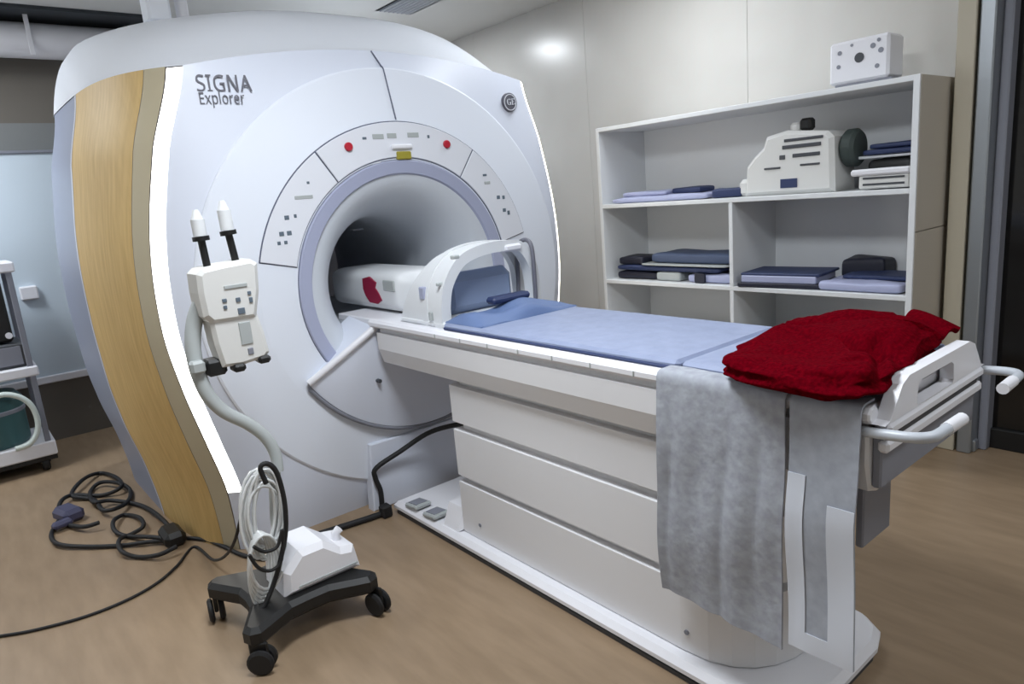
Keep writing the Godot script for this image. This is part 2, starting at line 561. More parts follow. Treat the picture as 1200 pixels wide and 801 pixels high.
func lettering(s: String, size: float, at: Vector3, m: Material, parent: Node3D, font := "Droid Sans") -> MeshInstance3D:
	var t := TextMesh.new()
	t.text = s
	var f := SystemFont.new()
	f.font_names = PackedStringArray([font])
	t.font = f
	t.font_size = 64
	t.pixel_size = size / 46.0
	t.depth = 0.004
	t.horizontal_alignment = HORIZONTAL_ALIGNMENT_LEFT
	t.vertical_alignment = VERTICAL_ALIGNMENT_BOTTOM
	var o := MeshInstance3D.new()
	o.name = "lettering"
	o.mesh = t
	o.material_override = m
	o.position = at
	parent.add_child(o, true)
	return o

func scanner() -> void:
	var t := thing("mri_scanner", "large white scanner with round bore, wood side panels and glowing edge strips", "scanner")
	var outline := face_outline()
	var n := outline.size()
	# corner cover: from the edge of the big disc to the outline
	var b := MB.new()
	b.smooth()
	for i in n:
		var j := (i + 1) % n
		var p := []
		for q in [outline[i], outline[j]]:
			var d: Vector2 = (q - Vector2(0, CY))
			var e := d.normalized()
			var row := []
			for s in 5:
				var r := lerpf(0.968, d.length(), s / 4.0)
				row.append(Vector3(e.x * r, CY + e.y * r, lerpf(-0.042, -0.085, s / 4.0)))
			p.append(row)
		for s in 4: b.quad(p[0][s], p[1][s], p[1][s + 1], p[0][s + 1])
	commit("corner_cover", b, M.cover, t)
	# big disc, slightly proud, with rounded rim
	b = MB.new()
	b.xf = Transform3D(Basis(Vector3.RIGHT, PI / 2), Vector3(0, CY, 0))
	b.lathe([Vector2(0.972, -0.06), Vector2(0.970, -0.036), Vector2(0.962, -0.030), Vector2(0.73, 0.0), Vector2(0.566, 0.0), Vector2(0.566, -0.02)], 120, true)
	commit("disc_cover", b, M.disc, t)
	# bore: lavender ring, flare, tube
	b = MB.new()
	b.xf = Transform3D(Basis(Vector3.RIGHT, PI / 2), Vector3(0, CY, 0))
	b.lathe([Vector2(0.563, -0.03), Vector2(0.563, 0.006), Vector2(0.558, 0.011), Vector2(0.505, 0.004), Vector2(0.498, -0.01)], 96, true)
	commit("bore_ring", b, M.ring, t)
	b = MB.new()
	b.xf = Transform3D(Basis(Vector3.RIGHT, PI / 2), Vector3(0, CY, 0))
	var prof := []
	for k in 15:
		var s := k / 14.0
		prof.append(Vector2(0.502 - 0.192 * sin(s * PI / 2), -0.008 - 0.44 * (1.0 - cos(s * PI / 2))))
	b.lathe(prof, 96, false)
	commit("bore_flare", b, M.bore, t)
	b = MB.new()
	b.xf = Transform3D(Basis(Vector3.RIGHT, PI / 2), Vector3(0, CY, 0))
	b.lathe([Vector2(0.31, -0.446), Vector2(0.30, -0.52), Vector2(0.30, -1.30), Vector2(0.46, -1.76)], 80, false)
	commit("bore_tube", b, M.bore, t)
	# bridge under the table inside the bore
	commit("bore_bridge", MB.new().box(Vector3(0, 0.85, -0.72), Vector3(0.42, 0.03, 1.5), 0.006), M.bore, t)
	commit("bore_glint", MB.new().box(px(418, 269, 2, -0.5), Vector3(0.06, 0.008, 0.03), 0.002), M.grey, t)  # grey bar drawn in place of a thin highlight inside the bore
	# side panels in wood, edge strips, rear cover
	for s in [-1.0, 1.0]:
		b = MB.new()
		b.grid(func(u: float, v: float) -> Vector3:
			var z: float = lerpf(-0.20, -0.80, pow(u, 1.4))
			var y: float = v * 2.0
			return Vector3(s * wide(y, z), y, z), 24, 40)
		commit("wood_panel", b, M.wood, t)
		b = MB.new()
		b.grid(func(u: float, v: float) -> Vector3:
			var z: float = lerpf(-0.126, -0.197, u)
			var y: float = v * 2.0
			return Vector3(s * (wide(y, z) + 0.001), y, z), 8, 40)
		commit("front_trim", b, M.trim_beige, t)
		b = MB.new()
		b.grid(func(u: float, v: float) -> Vector3:
			var y: float = v * 2.0
			return Vector3(s * (wide(y, -0.8) + 0.002), y, lerpf(-0.796, -0.82, u)), 2, 40)
		commit("edge_trim", b, M.white, t)
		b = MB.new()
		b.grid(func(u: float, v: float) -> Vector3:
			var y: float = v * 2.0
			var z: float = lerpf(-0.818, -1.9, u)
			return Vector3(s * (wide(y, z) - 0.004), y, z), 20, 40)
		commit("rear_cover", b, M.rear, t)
		b = MB.new()
		b.sheet(func(u: float, v: float) -> Vector3:
			var y: float = lerpf(0.27, 1.995, v)
			return Vector3(s * (half(y) - 0.045 + 0.047 * u), y, lerpf(-0.084, -0.126, u)), 1, 48, 0.006 * s)
		commit("light_strip", b, M.glow, t)
		b = MB.new()
		b.grid(func(u: float, v: float) -> Vector3:
			var y: float = lerpf(0.0, 0.27, v)
			return Vector3(s * (half(y) - 0.045 + 0.047 * u), y, lerpf(-0.084, -0.126, u)), 1, 8)
		commit("strip_foot", b, M.cover, t)
		for k in 3:
			var y0 := 0.27 + 0.575 * k
			var y1 := y0 + 0.575
			var l := AreaLight3D.new()
			l.name = "strip_light"
			l.area_size = Vector2(0.05, 0.56)
			l.light_color = Color(1.0, 0.985, 0.95)
			l.light_energy = 0.03
			l.shadow_enabled = true
			l.area_range = 10.0
			var xm := (half(y0) + half(y1)) / 2.0 + 0.0
			var lean := atan2(half(y1) - half(y0), y1 - y0)
			l.transform = Transform3D(Basis(Vector3.BACK, -s * lean) * Basis(Vector3.UP, PI + s * 0.72), Vector3(s * (xm + 0.005), (y0 + y1) / 2.0, -0.085))
			t.add_child(l, true)
	b = MB.new()
	b.grid(func(u: float, v: float) -> Vector3:
		var y: float = v * 2.2
		return Vector3(lerpf(-1.0, 1.0, u) * (half(minf(y, 2.0)) - 0.08), y, -1.89), 2, 20)
	commit("rear_plate", b, M.rear, t)
	# top cap
	b = MB.new()
	b.grid(func(u: float, v: float) -> Vector3:
		var z: float = lerpf(-0.085, -1.9, pow(v, 1.7))
		var tt: float = lerpf(-1.0, 1.0, u)
		tt = signf(tt) * (1.0 - pow(1.0 - absf(tt), 2.0))
		var k: float = clampf((-0.085 - z) / 0.36, 0.0, 1.0)
		k = k * k * (3.0 - 2.0 * k)
		var k2: float = pow(clampf((-0.085 - z) / 1.1, 0.0, 1.0), 2.0)
		var wd: float = 0.85 + 0.045 * clampf((-0.085 - z) / 0.04, 0.0, 1.0) + bulge(z) * 1.47
		var h: float = lerpf(0.1, 0.335, k)
		if z < -1.5: h -= 0.16 * pow((-1.5 - z) / 0.4, 2.0)
		return Vector3(tt * wd, 2.0 + h * (1.0 - pow(absf(tt), lerpf(2.0 - 0.6 * clampf((-0.085 - z) / 0.2, 0.0, 1.0), 18.0, k2))), z), 60, 44)
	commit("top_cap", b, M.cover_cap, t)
	# riser from the cap to the ceiling
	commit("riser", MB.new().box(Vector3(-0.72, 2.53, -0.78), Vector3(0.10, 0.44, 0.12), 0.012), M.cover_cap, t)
	commit("conduit", MB.new().tube([Vector3(-0.60, 2.30, -0.80), Vector3(-0.60, 2.75, -0.80)], 0.028, 14), M.white, t)
	# seam above the bore
	b = MB.new()
	b.tube([Vector3(-0.03, 2.097, -0.083), Vector3(-0.012, 2.026, -0.040), Vector3(-0.010, 2.021, -0.034), Vector3(-0.009, 2.012, -0.0295), Vector3(0.008, 1.79, 0.001)], 0.0035, 6)
	commit("seam", b, M.line, t)
	# control panels on their dark backing
	for a in [[165.6, 123.9], [123.3, 54.9], [54.3, 13.0]]:
		commit("panel_outline", arc_plate(deg_to_rad(a[0] + 0.35), deg_to_rad(a[1] - 0.35), 0.571, 0.735, -0.002, 0.003), M.line, t)
		var cp := commit("control_panel", arc_plate(deg_to_rad(a[0]), deg_to_rad(a[1]), 0.575, 0.730, 0.0, 0.008), M.panel, t)
		if a[0] > 160.0:
			for q in [[336, 255, 5, 5], [346, 253, 3, 4], [330, 274, 5, 5], [339, 273, 5, 5], [327, 285, 3.5, 4], [335, 284, 3.5, 4], [361, 214, 3, 3], [356, 231, 20, 4]]: key(cp, q)
		elif a[0] > 100.0:
			for q in [[443, 160, 14, 6], [459, 159, 12, 6], [484, 158, 15, 6], [427, 162, 5, 3], [502, 160, 3, 4]]: key(cp, q)
			for q in [[408, 172], [523, 169]]:
				var c := px(q[0], q[1], 2, 0.008)
				var kb := MB.new()
				kb.xf = Transform3D(Basis(Vector3.RIGHT, PI / 2), c)
				kb.lathe([Vector2(0.019, -0.004), Vector2(0.019, 0.008), Vector2(0.016, 0.012), Vector2(0.0, 0.012)], 20)
				commit("stop_button", kb, M.red_dot, cp)
			commit("laser_window", MB.new().box(px(473, 182, 2, 0.008), Vector3(0.075, 0.036, 0.02), 0.004), M.olive, cp)
			commit("laser_glint", MB.new().box(px(470, 172, 2, 0.008), Vector3(0.11, 0.022, 0.03), 0.006), M.white, cp)  # white block standing for the highlight above the laser window
		else:
			for q in [[571, 214, 9, 4], [584, 231, 5, 5], [590, 231, 4, 5], [591, 246, 5, 5], [596, 249, 4, 6], [568, 205, 6, 3]]: key(cp, q)
	# apron under the bore where the table docks
	b = MB.new()
	b.grid(func(u: float, v: float) -> Vector3:
		var x: float = lerpf(-0.585, 0.585, u)
		var yt: float = 0.892 if absf(x) < 0.27 else lerpf(0.892, 0.69, (absf(x) - 0.27) / 0.315)
		var yb: float = CY - sqrt(maxf(0.69 * 0.69 - x * x, 0.0))
		if absf(x) > 0.58: yb = yt - 0.01
		var y: float = lerpf(yt, minf(yb, yt - 0.005), v)
		var z: float = 0.02 + 0.10 * (1.0 - pow(absf(x) / 0.6, 2.0)) * (1.0 - pow(v, 1.6) * 0.85)
		return Vector3(x, y, z), 60, 16)
	b.grid(func(u: float, v: float) -> Vector3:
		var x: float = lerpf(-0.585, 0.585, u)
		var yt: float = 0.892 if absf(x) < 0.27 else lerpf(0.892, 0.69, (absf(x) - 0.27) / 0.315)
		var z: float = 0.02 + 0.10 * (1.0 - pow(absf(x) / 0.6, 2.0))
		return Vector3(x, yt + 0.03 * v, lerpf(z, -0.16, v)), 60, 4)
	var ap := commit("dock_apron", b, M.cover, t)
	b = MB.new()
	var rim := []
	for k in 33:
		var x := lerpf(-0.585, 0.585, k / 32.0)
		var yb := CY - sqrt(maxf(0.70 * 0.70 - x * x, 0.0))
		rim.append(Vector3(x, minf(yb, 0.69), 0.012 + 0.018 * (1.0 - pow(absf(x) / 0.6, 2.0))))
	b.tube(rim, 0.010, 8)
	commit("rim", b, M.grey, ap)
	for s in [-1.0, 1.0]:
		var lip := []
		for k in 9:
			var x := lerpf(0.59, 0.275, k / 8.0)
			lip.append(Vector3(s * x, lerpf(0.892, 0.69, (x - 0.27) / 0.315) + 0.006, 0.024 + 0.10 * (1.0 - pow(x / 0.6, 2.0))))
		commit("lip", MB.new().tube(lip, 0.016, 10), M.white, ap)
	b = MB.new()
	b.xf = Transform3D(Basis(Vector3.RIGHT, PI / 2), px(444, 446, 2, 0.085))
	b.lathe([Vector2(0.010, -0.02), Vector2(0.010, 0.012), Vector2(0.0, 0.012)], 10)
	commit("screw_cap", b, M.dark_grey, ap)
	# lower service box between the apron and the floor
	b = MB.new()
	b.prism(PackedVector2Array([Vector2(-0.36, 0.0), Vector2(-0.34, 0.33), Vector2(0.34, 0.33), Vector2(0.36, 0.0)]), -0.05, 0.012, 0.006)
	commit("service_cover", b, M.cover, t)
	# writing and emblem on the front
	var p1 := px(231, 114, 2, -0.078)
	var l1 := lettering("SIGNA", 0.062, p1 + Vector3(0, 0, 0.004), M.ink, t)
	l1.rotation.y = -0.13
	l1.scale = Vector3(0.84, 1, 1)
	var p2 := px(234, 127, 2, -0.074)
	var l2 := lettering("Explorer", 0.044, p2 + Vector3(0, 0, 0.004), M.ink, t)
	l2.rotation.y = -0.15
	l2.scale = Vector3(0.74, 1, 1)
	var pe := px(597, 120, 2, -0.052)
	b = MB.new()
	b.xf = Transform3D(Basis(Vector3.RIGHT, PI / 2), pe)
	b.lathe([Vector2(0.048, -0.01), Vector2(0.048, 0.004), Vector2(0.046, 0.006), Vector2(0.0, 0.006)], 32)
	var em := commit("emblem", b, M.ink, t)
	b = MB.new()
	b.xf = Transform3D(Basis(Vector3.RIGHT, PI / 2), pe)
	b.lathe([Vector2(0.041, 0.005), Vector2(0.041, 0.008), Vector2(0.037, 0.008), Vector2(0.037, 0.005)], 32)
	commit("emblem_ring", b, M.panel, em)
	var l3 := lettering("GE", 0.030, pe + Vector3(-0.022, -0.026, 0.008), M.panel, em, "Droid Serif")
	l3.rotation.z = 0.1

func key(parent: Node3D, q: Array) -> void:
	var c := px(q[0], q[1], 2, 0.008)
	commit("key", MB.new().box(c, Vector3(q[2] * 0.0040, q[3] * 0.0036, 0.004), 0.001), M.arm_grey if q[2] > 8 else M.button, parent)

# ---------------------------------------------------------------- patient table
func patient_table() -> void:
	var t := thing("patient_table", "long white patient table docked to the scanner", "table")
	# base with raised toe edge
	var b := MB.new()
	var foot := PackedVector2Array()
	for q in [[-0.30, 0.10], [0.30, 0.10], [0.30, 1.93], [0.285, 2.00], [0.24, 2.06], [0.16, 2.085], [-0.16, 2.085], [-0.24, 2.06], [-0.285, 2.00], [-0.30, 1.93]]:
		foot.append(Vector2(q[0], -q[1]))
	b.xf = Transform3D(Basis(Vector3.RIGHT, -PI / 2), Vector3.ZERO)
	b.prism(foot, 0.012, 0.062, 0.018)
	commit("base", b, M.white, t)
	b = MB.new()
	b.xf = Transform3D(Basis(Vector3.RIGHT, -PI / 2), Vector3.ZERO)
	var foot2 := PackedVector2Array()
	for q in foot: foot2.append(Vector2(q.x * 0.97, -0.11 + (q.y + 0.1) * 0.99))
	b.prism(foot2, 0.0, 0.014)
	commit("base_skid", b, M.dark_grey, t)
	for k in 2:
		var c := px(490 + k * 21, 590 + k * 11, 1, 0.075)
		var pd := commit("pedal", MB.new().box(Vector3.ZERO, Vector3(0.085, 0.02, 0.10), 0.006), M.arm_grey, t)
		pd.position = c
		pd.rotation.x = -0.12
		commit("tread", MB.new().box(Vector3(0, 0.011, 0), Vector3(0.06, 0.004, 0.07), 0.001), M.grey, pd)
	commit("pedal_cover", MB.new().prism(PackedVector2Array([Vector2(-0.275, 0.06), Vector2(-0.235, 0.155), Vector2(0.235, 0.155), Vector2(0.275, 0.06)]), 0.47, 0.60, 0.012), M.white, t)
	# body: stacked panels with recessed joints, rounded end
	var plan := func(inset: float) -> PackedVector2Array:
		var r := PackedVector2Array()
		var hw := 0.25 - inset
		r.append(Vector2(-hw, -0.60 - inset)); r.append(Vector2(hw, -0.60 - inset))
		for k in 13:
			var an := lerpf(0.0, PI, k / 12.0)
			r.append(Vector2(cos(an) * hw, -1.70 - pow(sin(an), 0.8) * (0.26 - inset)))
		return r
	b = MB.new()
	b.xf = Transform3D(Basis(Vector3.RIGHT, -PI / 2), Vector3.ZERO)
	b.prism(plan.call(0.030), 0.06, 0.74)
	commit("core", b, M.table_white, t)
	for q in [[0.064, 0.288], [0.316, 0.514], [0.546, 0.70]]:
		b = MB.new()
		b.xf = Transform3D(Basis(Vector3.RIGHT, -PI / 2), Vector3.ZERO)
		b.prism(plan.call(0.0), q[0], q[1], 0.0015)
		var pn := commit("body_panel", b, M.table_white, t)
		if q[0] < 0.1:
			for z in [0.72, 1.72]:
				commit("screw", MB.new().tube([Vector3(-0.249, 0.13, z), Vector3(-0.253, 0.13, z)], 0.008, 8), M.grey, pn)
	# cradle: skirt with rounded lower edge, rail on top
	var sk := PackedVector2Array([Vector2(-0.295, 0.872), Vector2(-0.295, 0.80), Vector2(-0.275, 0.735), Vector2(-0.235, 0.722), Vector2(0.235, 0.722), Vector2(0.275, 0.735), Vector2(0.295, 0.80), Vector2(0.295, 0.872)])
	commit("skirt", MB.new().prism(sk, 0.13, 2.235, 0.006), M.table_white, t)
	commit("rail_channel", MB.new().box(Vector3(0, 0.882, 1.18), Vector3(0.55, 0.024, 2.09)), M.table_white, t)
	for s in [-1.0, 1.0]:
		var rp := PackedVector2Array()
		for k in 9:
			var an := TAU * k / 9.0
			rp.append(Vector2(s * 0.281 + cos(an) * 0.024, 0.910 + sin(an) * 0.020))
		var rail := commit("rail", MB.new().prism(rp, 0.08, 2.24, 0.004), M.white, t)
		for k in 7:
			commit("tick", MB.new().box(Vector3(s * 0.304, 0.910, 0.62 + k * 0.165), Vector3(0.004, 0.016, 0.005), 0.001), M.arm_grey, rail)
	commit("cradle_top", MB.new().box(Vector3(0, 0.908, 0.98), Vector3(0.55, 0.030, 2.5), 0.004), M.white, t)
	# dark grey end face and end board with slots
	commit("end_face", MB.new().box(Vector3(0, 0.82, 2.245), Vector3(0.55, 0.15, 0.02), 0.004), M.grey, t)
	var o := [Vector2(-0.295, 0.895), Vector2(-0.27, 0.90), Vector2(-0.215, 0.965), Vector2(-0.18, 0.978), Vector2(0.18, 0.978), Vector2(0.215, 0.965), Vector2(0.27, 0.90), Vector2(0.295, 0.895)]
	var i := [Vector2(-0.13, 0.898), Vector2(-0.135, 0.905), Vector2(-0.13, 0.945), Vector2(-0.11, 0.953), Vector2(0.06, 0.953), Vector2(0.075, 0.945), Vector2(0.08, 0.905), Vector2(0.075, 0.898)]
	var eb := commit("end_board", MB.new().ring_plate(o, i, 2.238, 2.268), M.white, t)
	commit("grip_bar", MB.new().box(Vector3(0, 0.881, 2.258), Vector3(0.56, 0.028, 0.03), 0.008), M.white, eb)
	commit("slot", MB.new().box(Vector3(0, 0.862, 2.258), Vector3(0.50, 0.010, 0.016)), M.dark_grey, eb)
	commit("lower_bar", MB.new().box(Vector3(0, 0.842, 2.258), Vector3(0.56, 0.026, 0.024), 0.006), M.white, eb)
	# bent push handles
	for s in [-1.0, 1.0]:
		var path := curve([Vector3(s * 0.295, 0.872, 2.10), Vector3(s * 0.295, 0.876, 2.22), Vector3(s * 0.295, 0.882, 2.31), Vector3(s * 0.275, 0.884, 2.345), Vector3(s * 0.235, 0.884, 2.352), Vector3(s * 0.14, 0.884, 2.354)], 5)
		var hd := commit("push_handle", MB.new().tube(path, 0.0115, 12), M.handle, t)
		commit("grip", MB.new().tube([Vector3(s * 0.21, 0.884, 2.352), Vector3(s * 0.13, 0.884, 2.354)], 0.0135, 12), M.white, hd)
	# hanging bracket under the foot end
	commit("bracket", MB.new().box(Vector3(0.02, 0.60, 2.12), Vector3(0.16, 0.26, 0.02), 0.004), M.grey, t)

# ---------------------------------------------------------------- things on the table and in the bore
func table_items() -> void:
	# blue pads
	for q in [[0.60, 1.72, "pale blue vinyl table pad running from the coil to the red blanket"], [1.728, 2.20, "pale blue vinyl pad end piece under the red blanket"]]:
		var b := MB.new()
		b.box(Vector3(0, 0.9365, (q[0] + q[1]) / 2), Vector3(0.50, 0.026, q[1] - q[0]), 0.010)
		var pad := one("table_pad", b, M.pad_blue, q[2], "pad", "blue pads on the patient table")
		for sx in [-1.0, 1.0]:
			commit("piping", MB.new().tube([Vector3(sx * 0.251, 0.929, q[0] + 0.012), Vector3(sx * 0.251, 0.929, q[1] - 0.012)], 0.005, 8), M.navy, pad)
	# head coil inside the bore
	var hc := thing("head_coil", "white rounded head coil with a magenta pad inside the scanner bore", "coil", Vector3(0, 0.924, 0))
	var b := MB.new()
	b.grid(func(u: float, v: float) -> Vector3:
		var an: float = u * TAU
		var ca := cos(an)
		var sa := sin(an)
		var w: float = 0.155 * signf(ca) * pow(absf(ca), 0.45)
		var h: float = 0.095 + 0.095 * signf(sa) * pow(absf(sa), 0.45)
		var e := 1.0
		if v < 0.1: e = sqrt(1.0 - pow(1.0 - v / 0.1, 2.0)) * 0.999 + 0.001
		if v > 0.9: e = sqrt(maxf(1.0 - pow((v - 0.9) / 0.1, 2.0), 0.0)) * 0.999 + 0.001
		var z: float = lerpf(-0.60, 0.14, v)
		return Vector3(w * lerpf(0.6, 1.0, e) * minf(e * 4.0, 1.0), 0.095 + (h - 0.095) * lerpf(0.6, 1.0, e) * minf(e * 4.0, 1.0), z), 40, 30)
	commit("shell", b, M.coil_plastic, hc)
	b = MB.new()
	b.xf = Transform3D(Basis(Vector3.UP, -PI / 2), Vector3(-0.153, 0, 0))
	var heart := PackedVector2Array()
	for q in [[425, 326], [432, 324], [437, 328], [441, 331], [440, 337], [444, 343], [448, 352], [443, 356], [434, 354], [429, 346], [426, 338]]:
		var c := px(q[0], q[1], 0, -0.155)
		heart.append(Vector2(c.z, c.y - 0.924))
	b.prism(heart, -0.006, 0.006, 0.002)
	commit("magenta_pad", b, M.magenta, hc)
	commit("latch", MB.new().box(Vector3(-0.152, 0.13, 0.04), Vector3(0.012, 0.05, 0.10), 0.004), M.arm_grey, hc)
	commit("neck_rest", MB.new().box(Vector3(0, 0.03, 0.21), Vector3(0.26, 0.06, 0.14), 0.02), M.coil_plastic, hc)
	# arched coil over the table
	var ac := thing("arch_coil", "open white arched coil standing across the table in front of the bore", "coil", Vector3(0, 0.924, 0))
	var prof := [Vector2(-0.235, 0.0), Vector2(-0.232, 0.09), Vector2(-0.205, 0.18), Vector2(-0.13, 0.265), Vector2(-0.02, 0.30), Vector2(0.12, 0.305), Vector2(0.21, 0.285), Vector2(0.27, 0.20), Vector2(0.285, 0.10), Vector2(0.285, 0.0)]
	var arch := func(u: float, off: float) -> Vector2:
		var k: float = u * (prof.size() - 1)
		var i0 := mini(int(k), prof.size() - 2)
		var a: Vector2 = prof[maxi(i0 - 1, 0)]
		var c: Vector2 = prof[i0]
		var d: Vector2 = prof[i0 + 1]
		var e: Vector2 = prof[mini(i0 + 2, prof.size() - 1)]
		var q := c.cubic_interpolate(d, a, e, k - i0)
		var mid := Vector2(0.025, 0.02)
		return q + (mid - q).normalized() * off
	# left wall wide and closed, front hoop, rear hoop, bars between them
	b = MB.new()
	b.sheet(func(u: float, v: float) -> Vector3:
		var q: Vector2 = arch.call(u * 0.40, 0.0)
		return Vector3(q.x, q.y, lerpf(0.25 + 0.20 * u, 0.56, v)), 20, 6, -0.03)
	commit("left_wall", b, M.coil_plastic, ac)
	for q in [[0.53, 0.585], [0.445, 0.48]]:
		b = MB.new()
		b.sheet(func(u: float, v: float) -> Vector3:
			var w: Vector2 = arch.call(u, -0.004)
			return Vector3(w.x, w.y, lerpf(q[0], q[1], v)), 40, 3, -0.045)
		commit("hoop", b, M.coil_plastic, ac)
	b = MB.new()
	b.sheet(func(u: float, v: float) -> Vector3:
		var q: Vector2 = arch.call(0.40 + u * 0.30, 0.0)
		return Vector3(q.x, q.y, lerpf(0.45, 0.54, v)), 12, 4, -0.025)
	commit("top_plate", b, M.coil_plastic, ac)
	commit("foot_plate", MB.new().box(Vector3(0.025, 0.012, 0.43), Vector3(0.53, 0.024, 0.34), 0.008), M.coil_plastic, ac)
	for q in [[497, 343, 0.035, 0.05, 0], [515, 333, 0.012, 0.014, 1], [507, 370, 0.018, 0.035, 1], [533, 301, 0.022, 0.014, 1]]:
		var c := px(q[0], q[1], 0, -0.232)
		if q[1] < 310: c = px(q[0], q[1], 1, 1.215)
		elif q[1] < 350: c = px(q[0], q[1], 0, -0.222)
		commit("marker", MB.new().box(c - Vector3(0, 0.924, 0), Vector3(0.03, q[3], q[2]), 0.003), M.ring if q[4] == 0 else M.arm_grey, ac)
	commit("clasp", MB.new().box(Vector3(0.15, 0.275, 0.58), Vector3(0.09, 0.03, 0.03), 0.008), M.white, ac)
	var lp := []
	for q in [[608, 357], [607, 320], [606, 296], [609, 284], [617, 281], [623, 290], [626, 320], [628, 357]]: lp.append(px(q[0], q[1], 0, 0.245) - Vector3(0, 0.924, 0))
	commit("loop_handle", MB.new().tube(curve(lp, 5), 0.0095, 10), M.loop, ac)
	# cushions in the coil
	var cs := MB.new()
	cs.box(Vector3(0.03, 1.033, 0.46), Vector3(0.36, 0.17, 0.10), 0.035)
	one("coil_cushion", cs, M.cushion_grey, "grey-blue foam cushion upright inside the arched coil", "cushion")
	cs = MB.new()
	cs.grid(func(u: float, v: float) -> Vector3:
		var x: float = lerpf(-0.24, 0.26, u)
		var z: float = lerpf(0.60, 0.84, v)
		var e: float = pow(minf(minf(u, 1.0 - u) * 8.0, 1.0), 0.5) * pow(minf(minf(v, 1.0 - v) * 6.0, 1.0), 0.5)
		return Vector3(x, 0.950 + e * (0.028 + 0.012 * sin(x * 21.0 + z * 9.0) + 0.01 * sin(z * 33.0 - x * 14.0)), z), 30, 24)
	cs.box(Vector3(0.01, 0.9520, 0.72), Vector3(0.49, 0.004, 0.23))
	one("blue_cushion", cs, M.cushion_blue, "crumpled mid-blue cushion on the table pad in front of the arched coil", "cushion")
	cs = MB.new()
	cs.box(Vector3(0.06, 1.004, 0.64), Vector3(0.20, 0.028, 0.06), 0.01)
	one("dark_strap", cs, M.navy, "dark navy strap pad lying on the blue cushion", "strap")
	red_blanket()
	drapes()

func red_blanket() -> void:
	var t := thing("red_blanket", "dark red folded blanket on the foot of the patient table", "blanket", Vector3(0, 0.944, 0))
	var fn := FastNoiseLite.new()
	fn.seed = 5
	fn.frequency = 6.0
	fn.fractal_octaves = 3
	# one thick folded cloth: a low front roll and a higher rear fold with a crease between them
	var b := MB.new()
	b.xf = Transform3D(Basis(Vector3.UP, 0.11), Vector3(-0.05, 0, 2.045))
	b.grid(func(u: float, v: float) -> Vector3:
		var an: float = u * TAU
		var lat: float = lerpf(-PI / 2, PI / 2, v)
		var ca := cos(an)
		var sa := sin(an)
		var cl: float = pow(maxf(cos(lat), 0.0), 0.30)
		var x: float = signf(ca) * pow(absf(ca), 0.42) * cl * 0.285
		var z: float = signf(sa) * pow(absf(sa), 0.42) * cl * 0.188
		var sl := sin(lat)
		var rise: float = smoothstep(-0.03, 0.035, x + 0.25 * z + 0.02 * sin(z * 17.0))
		var top: float = 0.060 + 0.022 * rise + 0.007 * sin(z * 19.0 + x * 6.0) - 0.03 * exp(-pow((x + 0.25 * z + 0.02 * sin(z * 17.0) + 0.035) / 0.020, 2.0))
		top -= 0.022 * exp(-pow((z - 0.10 + 0.3 * x) / 0.014, 2.0)) * smoothstep(0.05, -0.05, x)
		top -= 0.014 * exp(-pow((x - 0.16 - z * 0.3) / 0.016, 2.0))
		var y: float = top * (0.5 + 0.5 * signf(sl) * pow(absf(sl), 0.6))
		if x < -0.20: x -= (-0.20 - x) * 0.35
		y -= 0.018 * smoothstep(-0.262, -0.31, x) * smoothstep(-0.05, 0.1, z)
		var nn: float = fn.get_noise_3d(x * 0.9, y * 1.5, z * 0.9)
		var n2: float = fn.get_noise_3d(x * 2.6 + 9.0, y * 4.0, z * 2.6)
		var band := 0.010 * sin(y * 190.0 + x * 6.0) * clampf(1.0 - absf(sl), 0.0, 1.0)
		var edge := Vector3(x, 0, z).normalized() * (nn * 0.03 + n2 * 0.012 + band) * clampf(absf(x) * 8.0 + absf(z) * 8.0, 0.0, 1.0)
		return Vector3(x, y + (nn * 0.012 + n2 * 0.006) * clampf(y / 0.05, 0.0, 1.0), z) + edge, 110, 60)
	commit("fold", b, M.red_cloth, t)
	b = MB.new()
	b.sheet(func(u: float, v: float) -> Vector3:
		var x: float = lerpf(0.10, 0.235, u)
		var z: float = lerpf(2.12, 2.225, v)
		return Vector3(x, 0.078 - 0.03 * v * v + 0.006 * sin(u * 9.0 + v * 3.0), z), 12, 8, 0.012)
	commit("corner_flap", b, M.red_cloth, t)

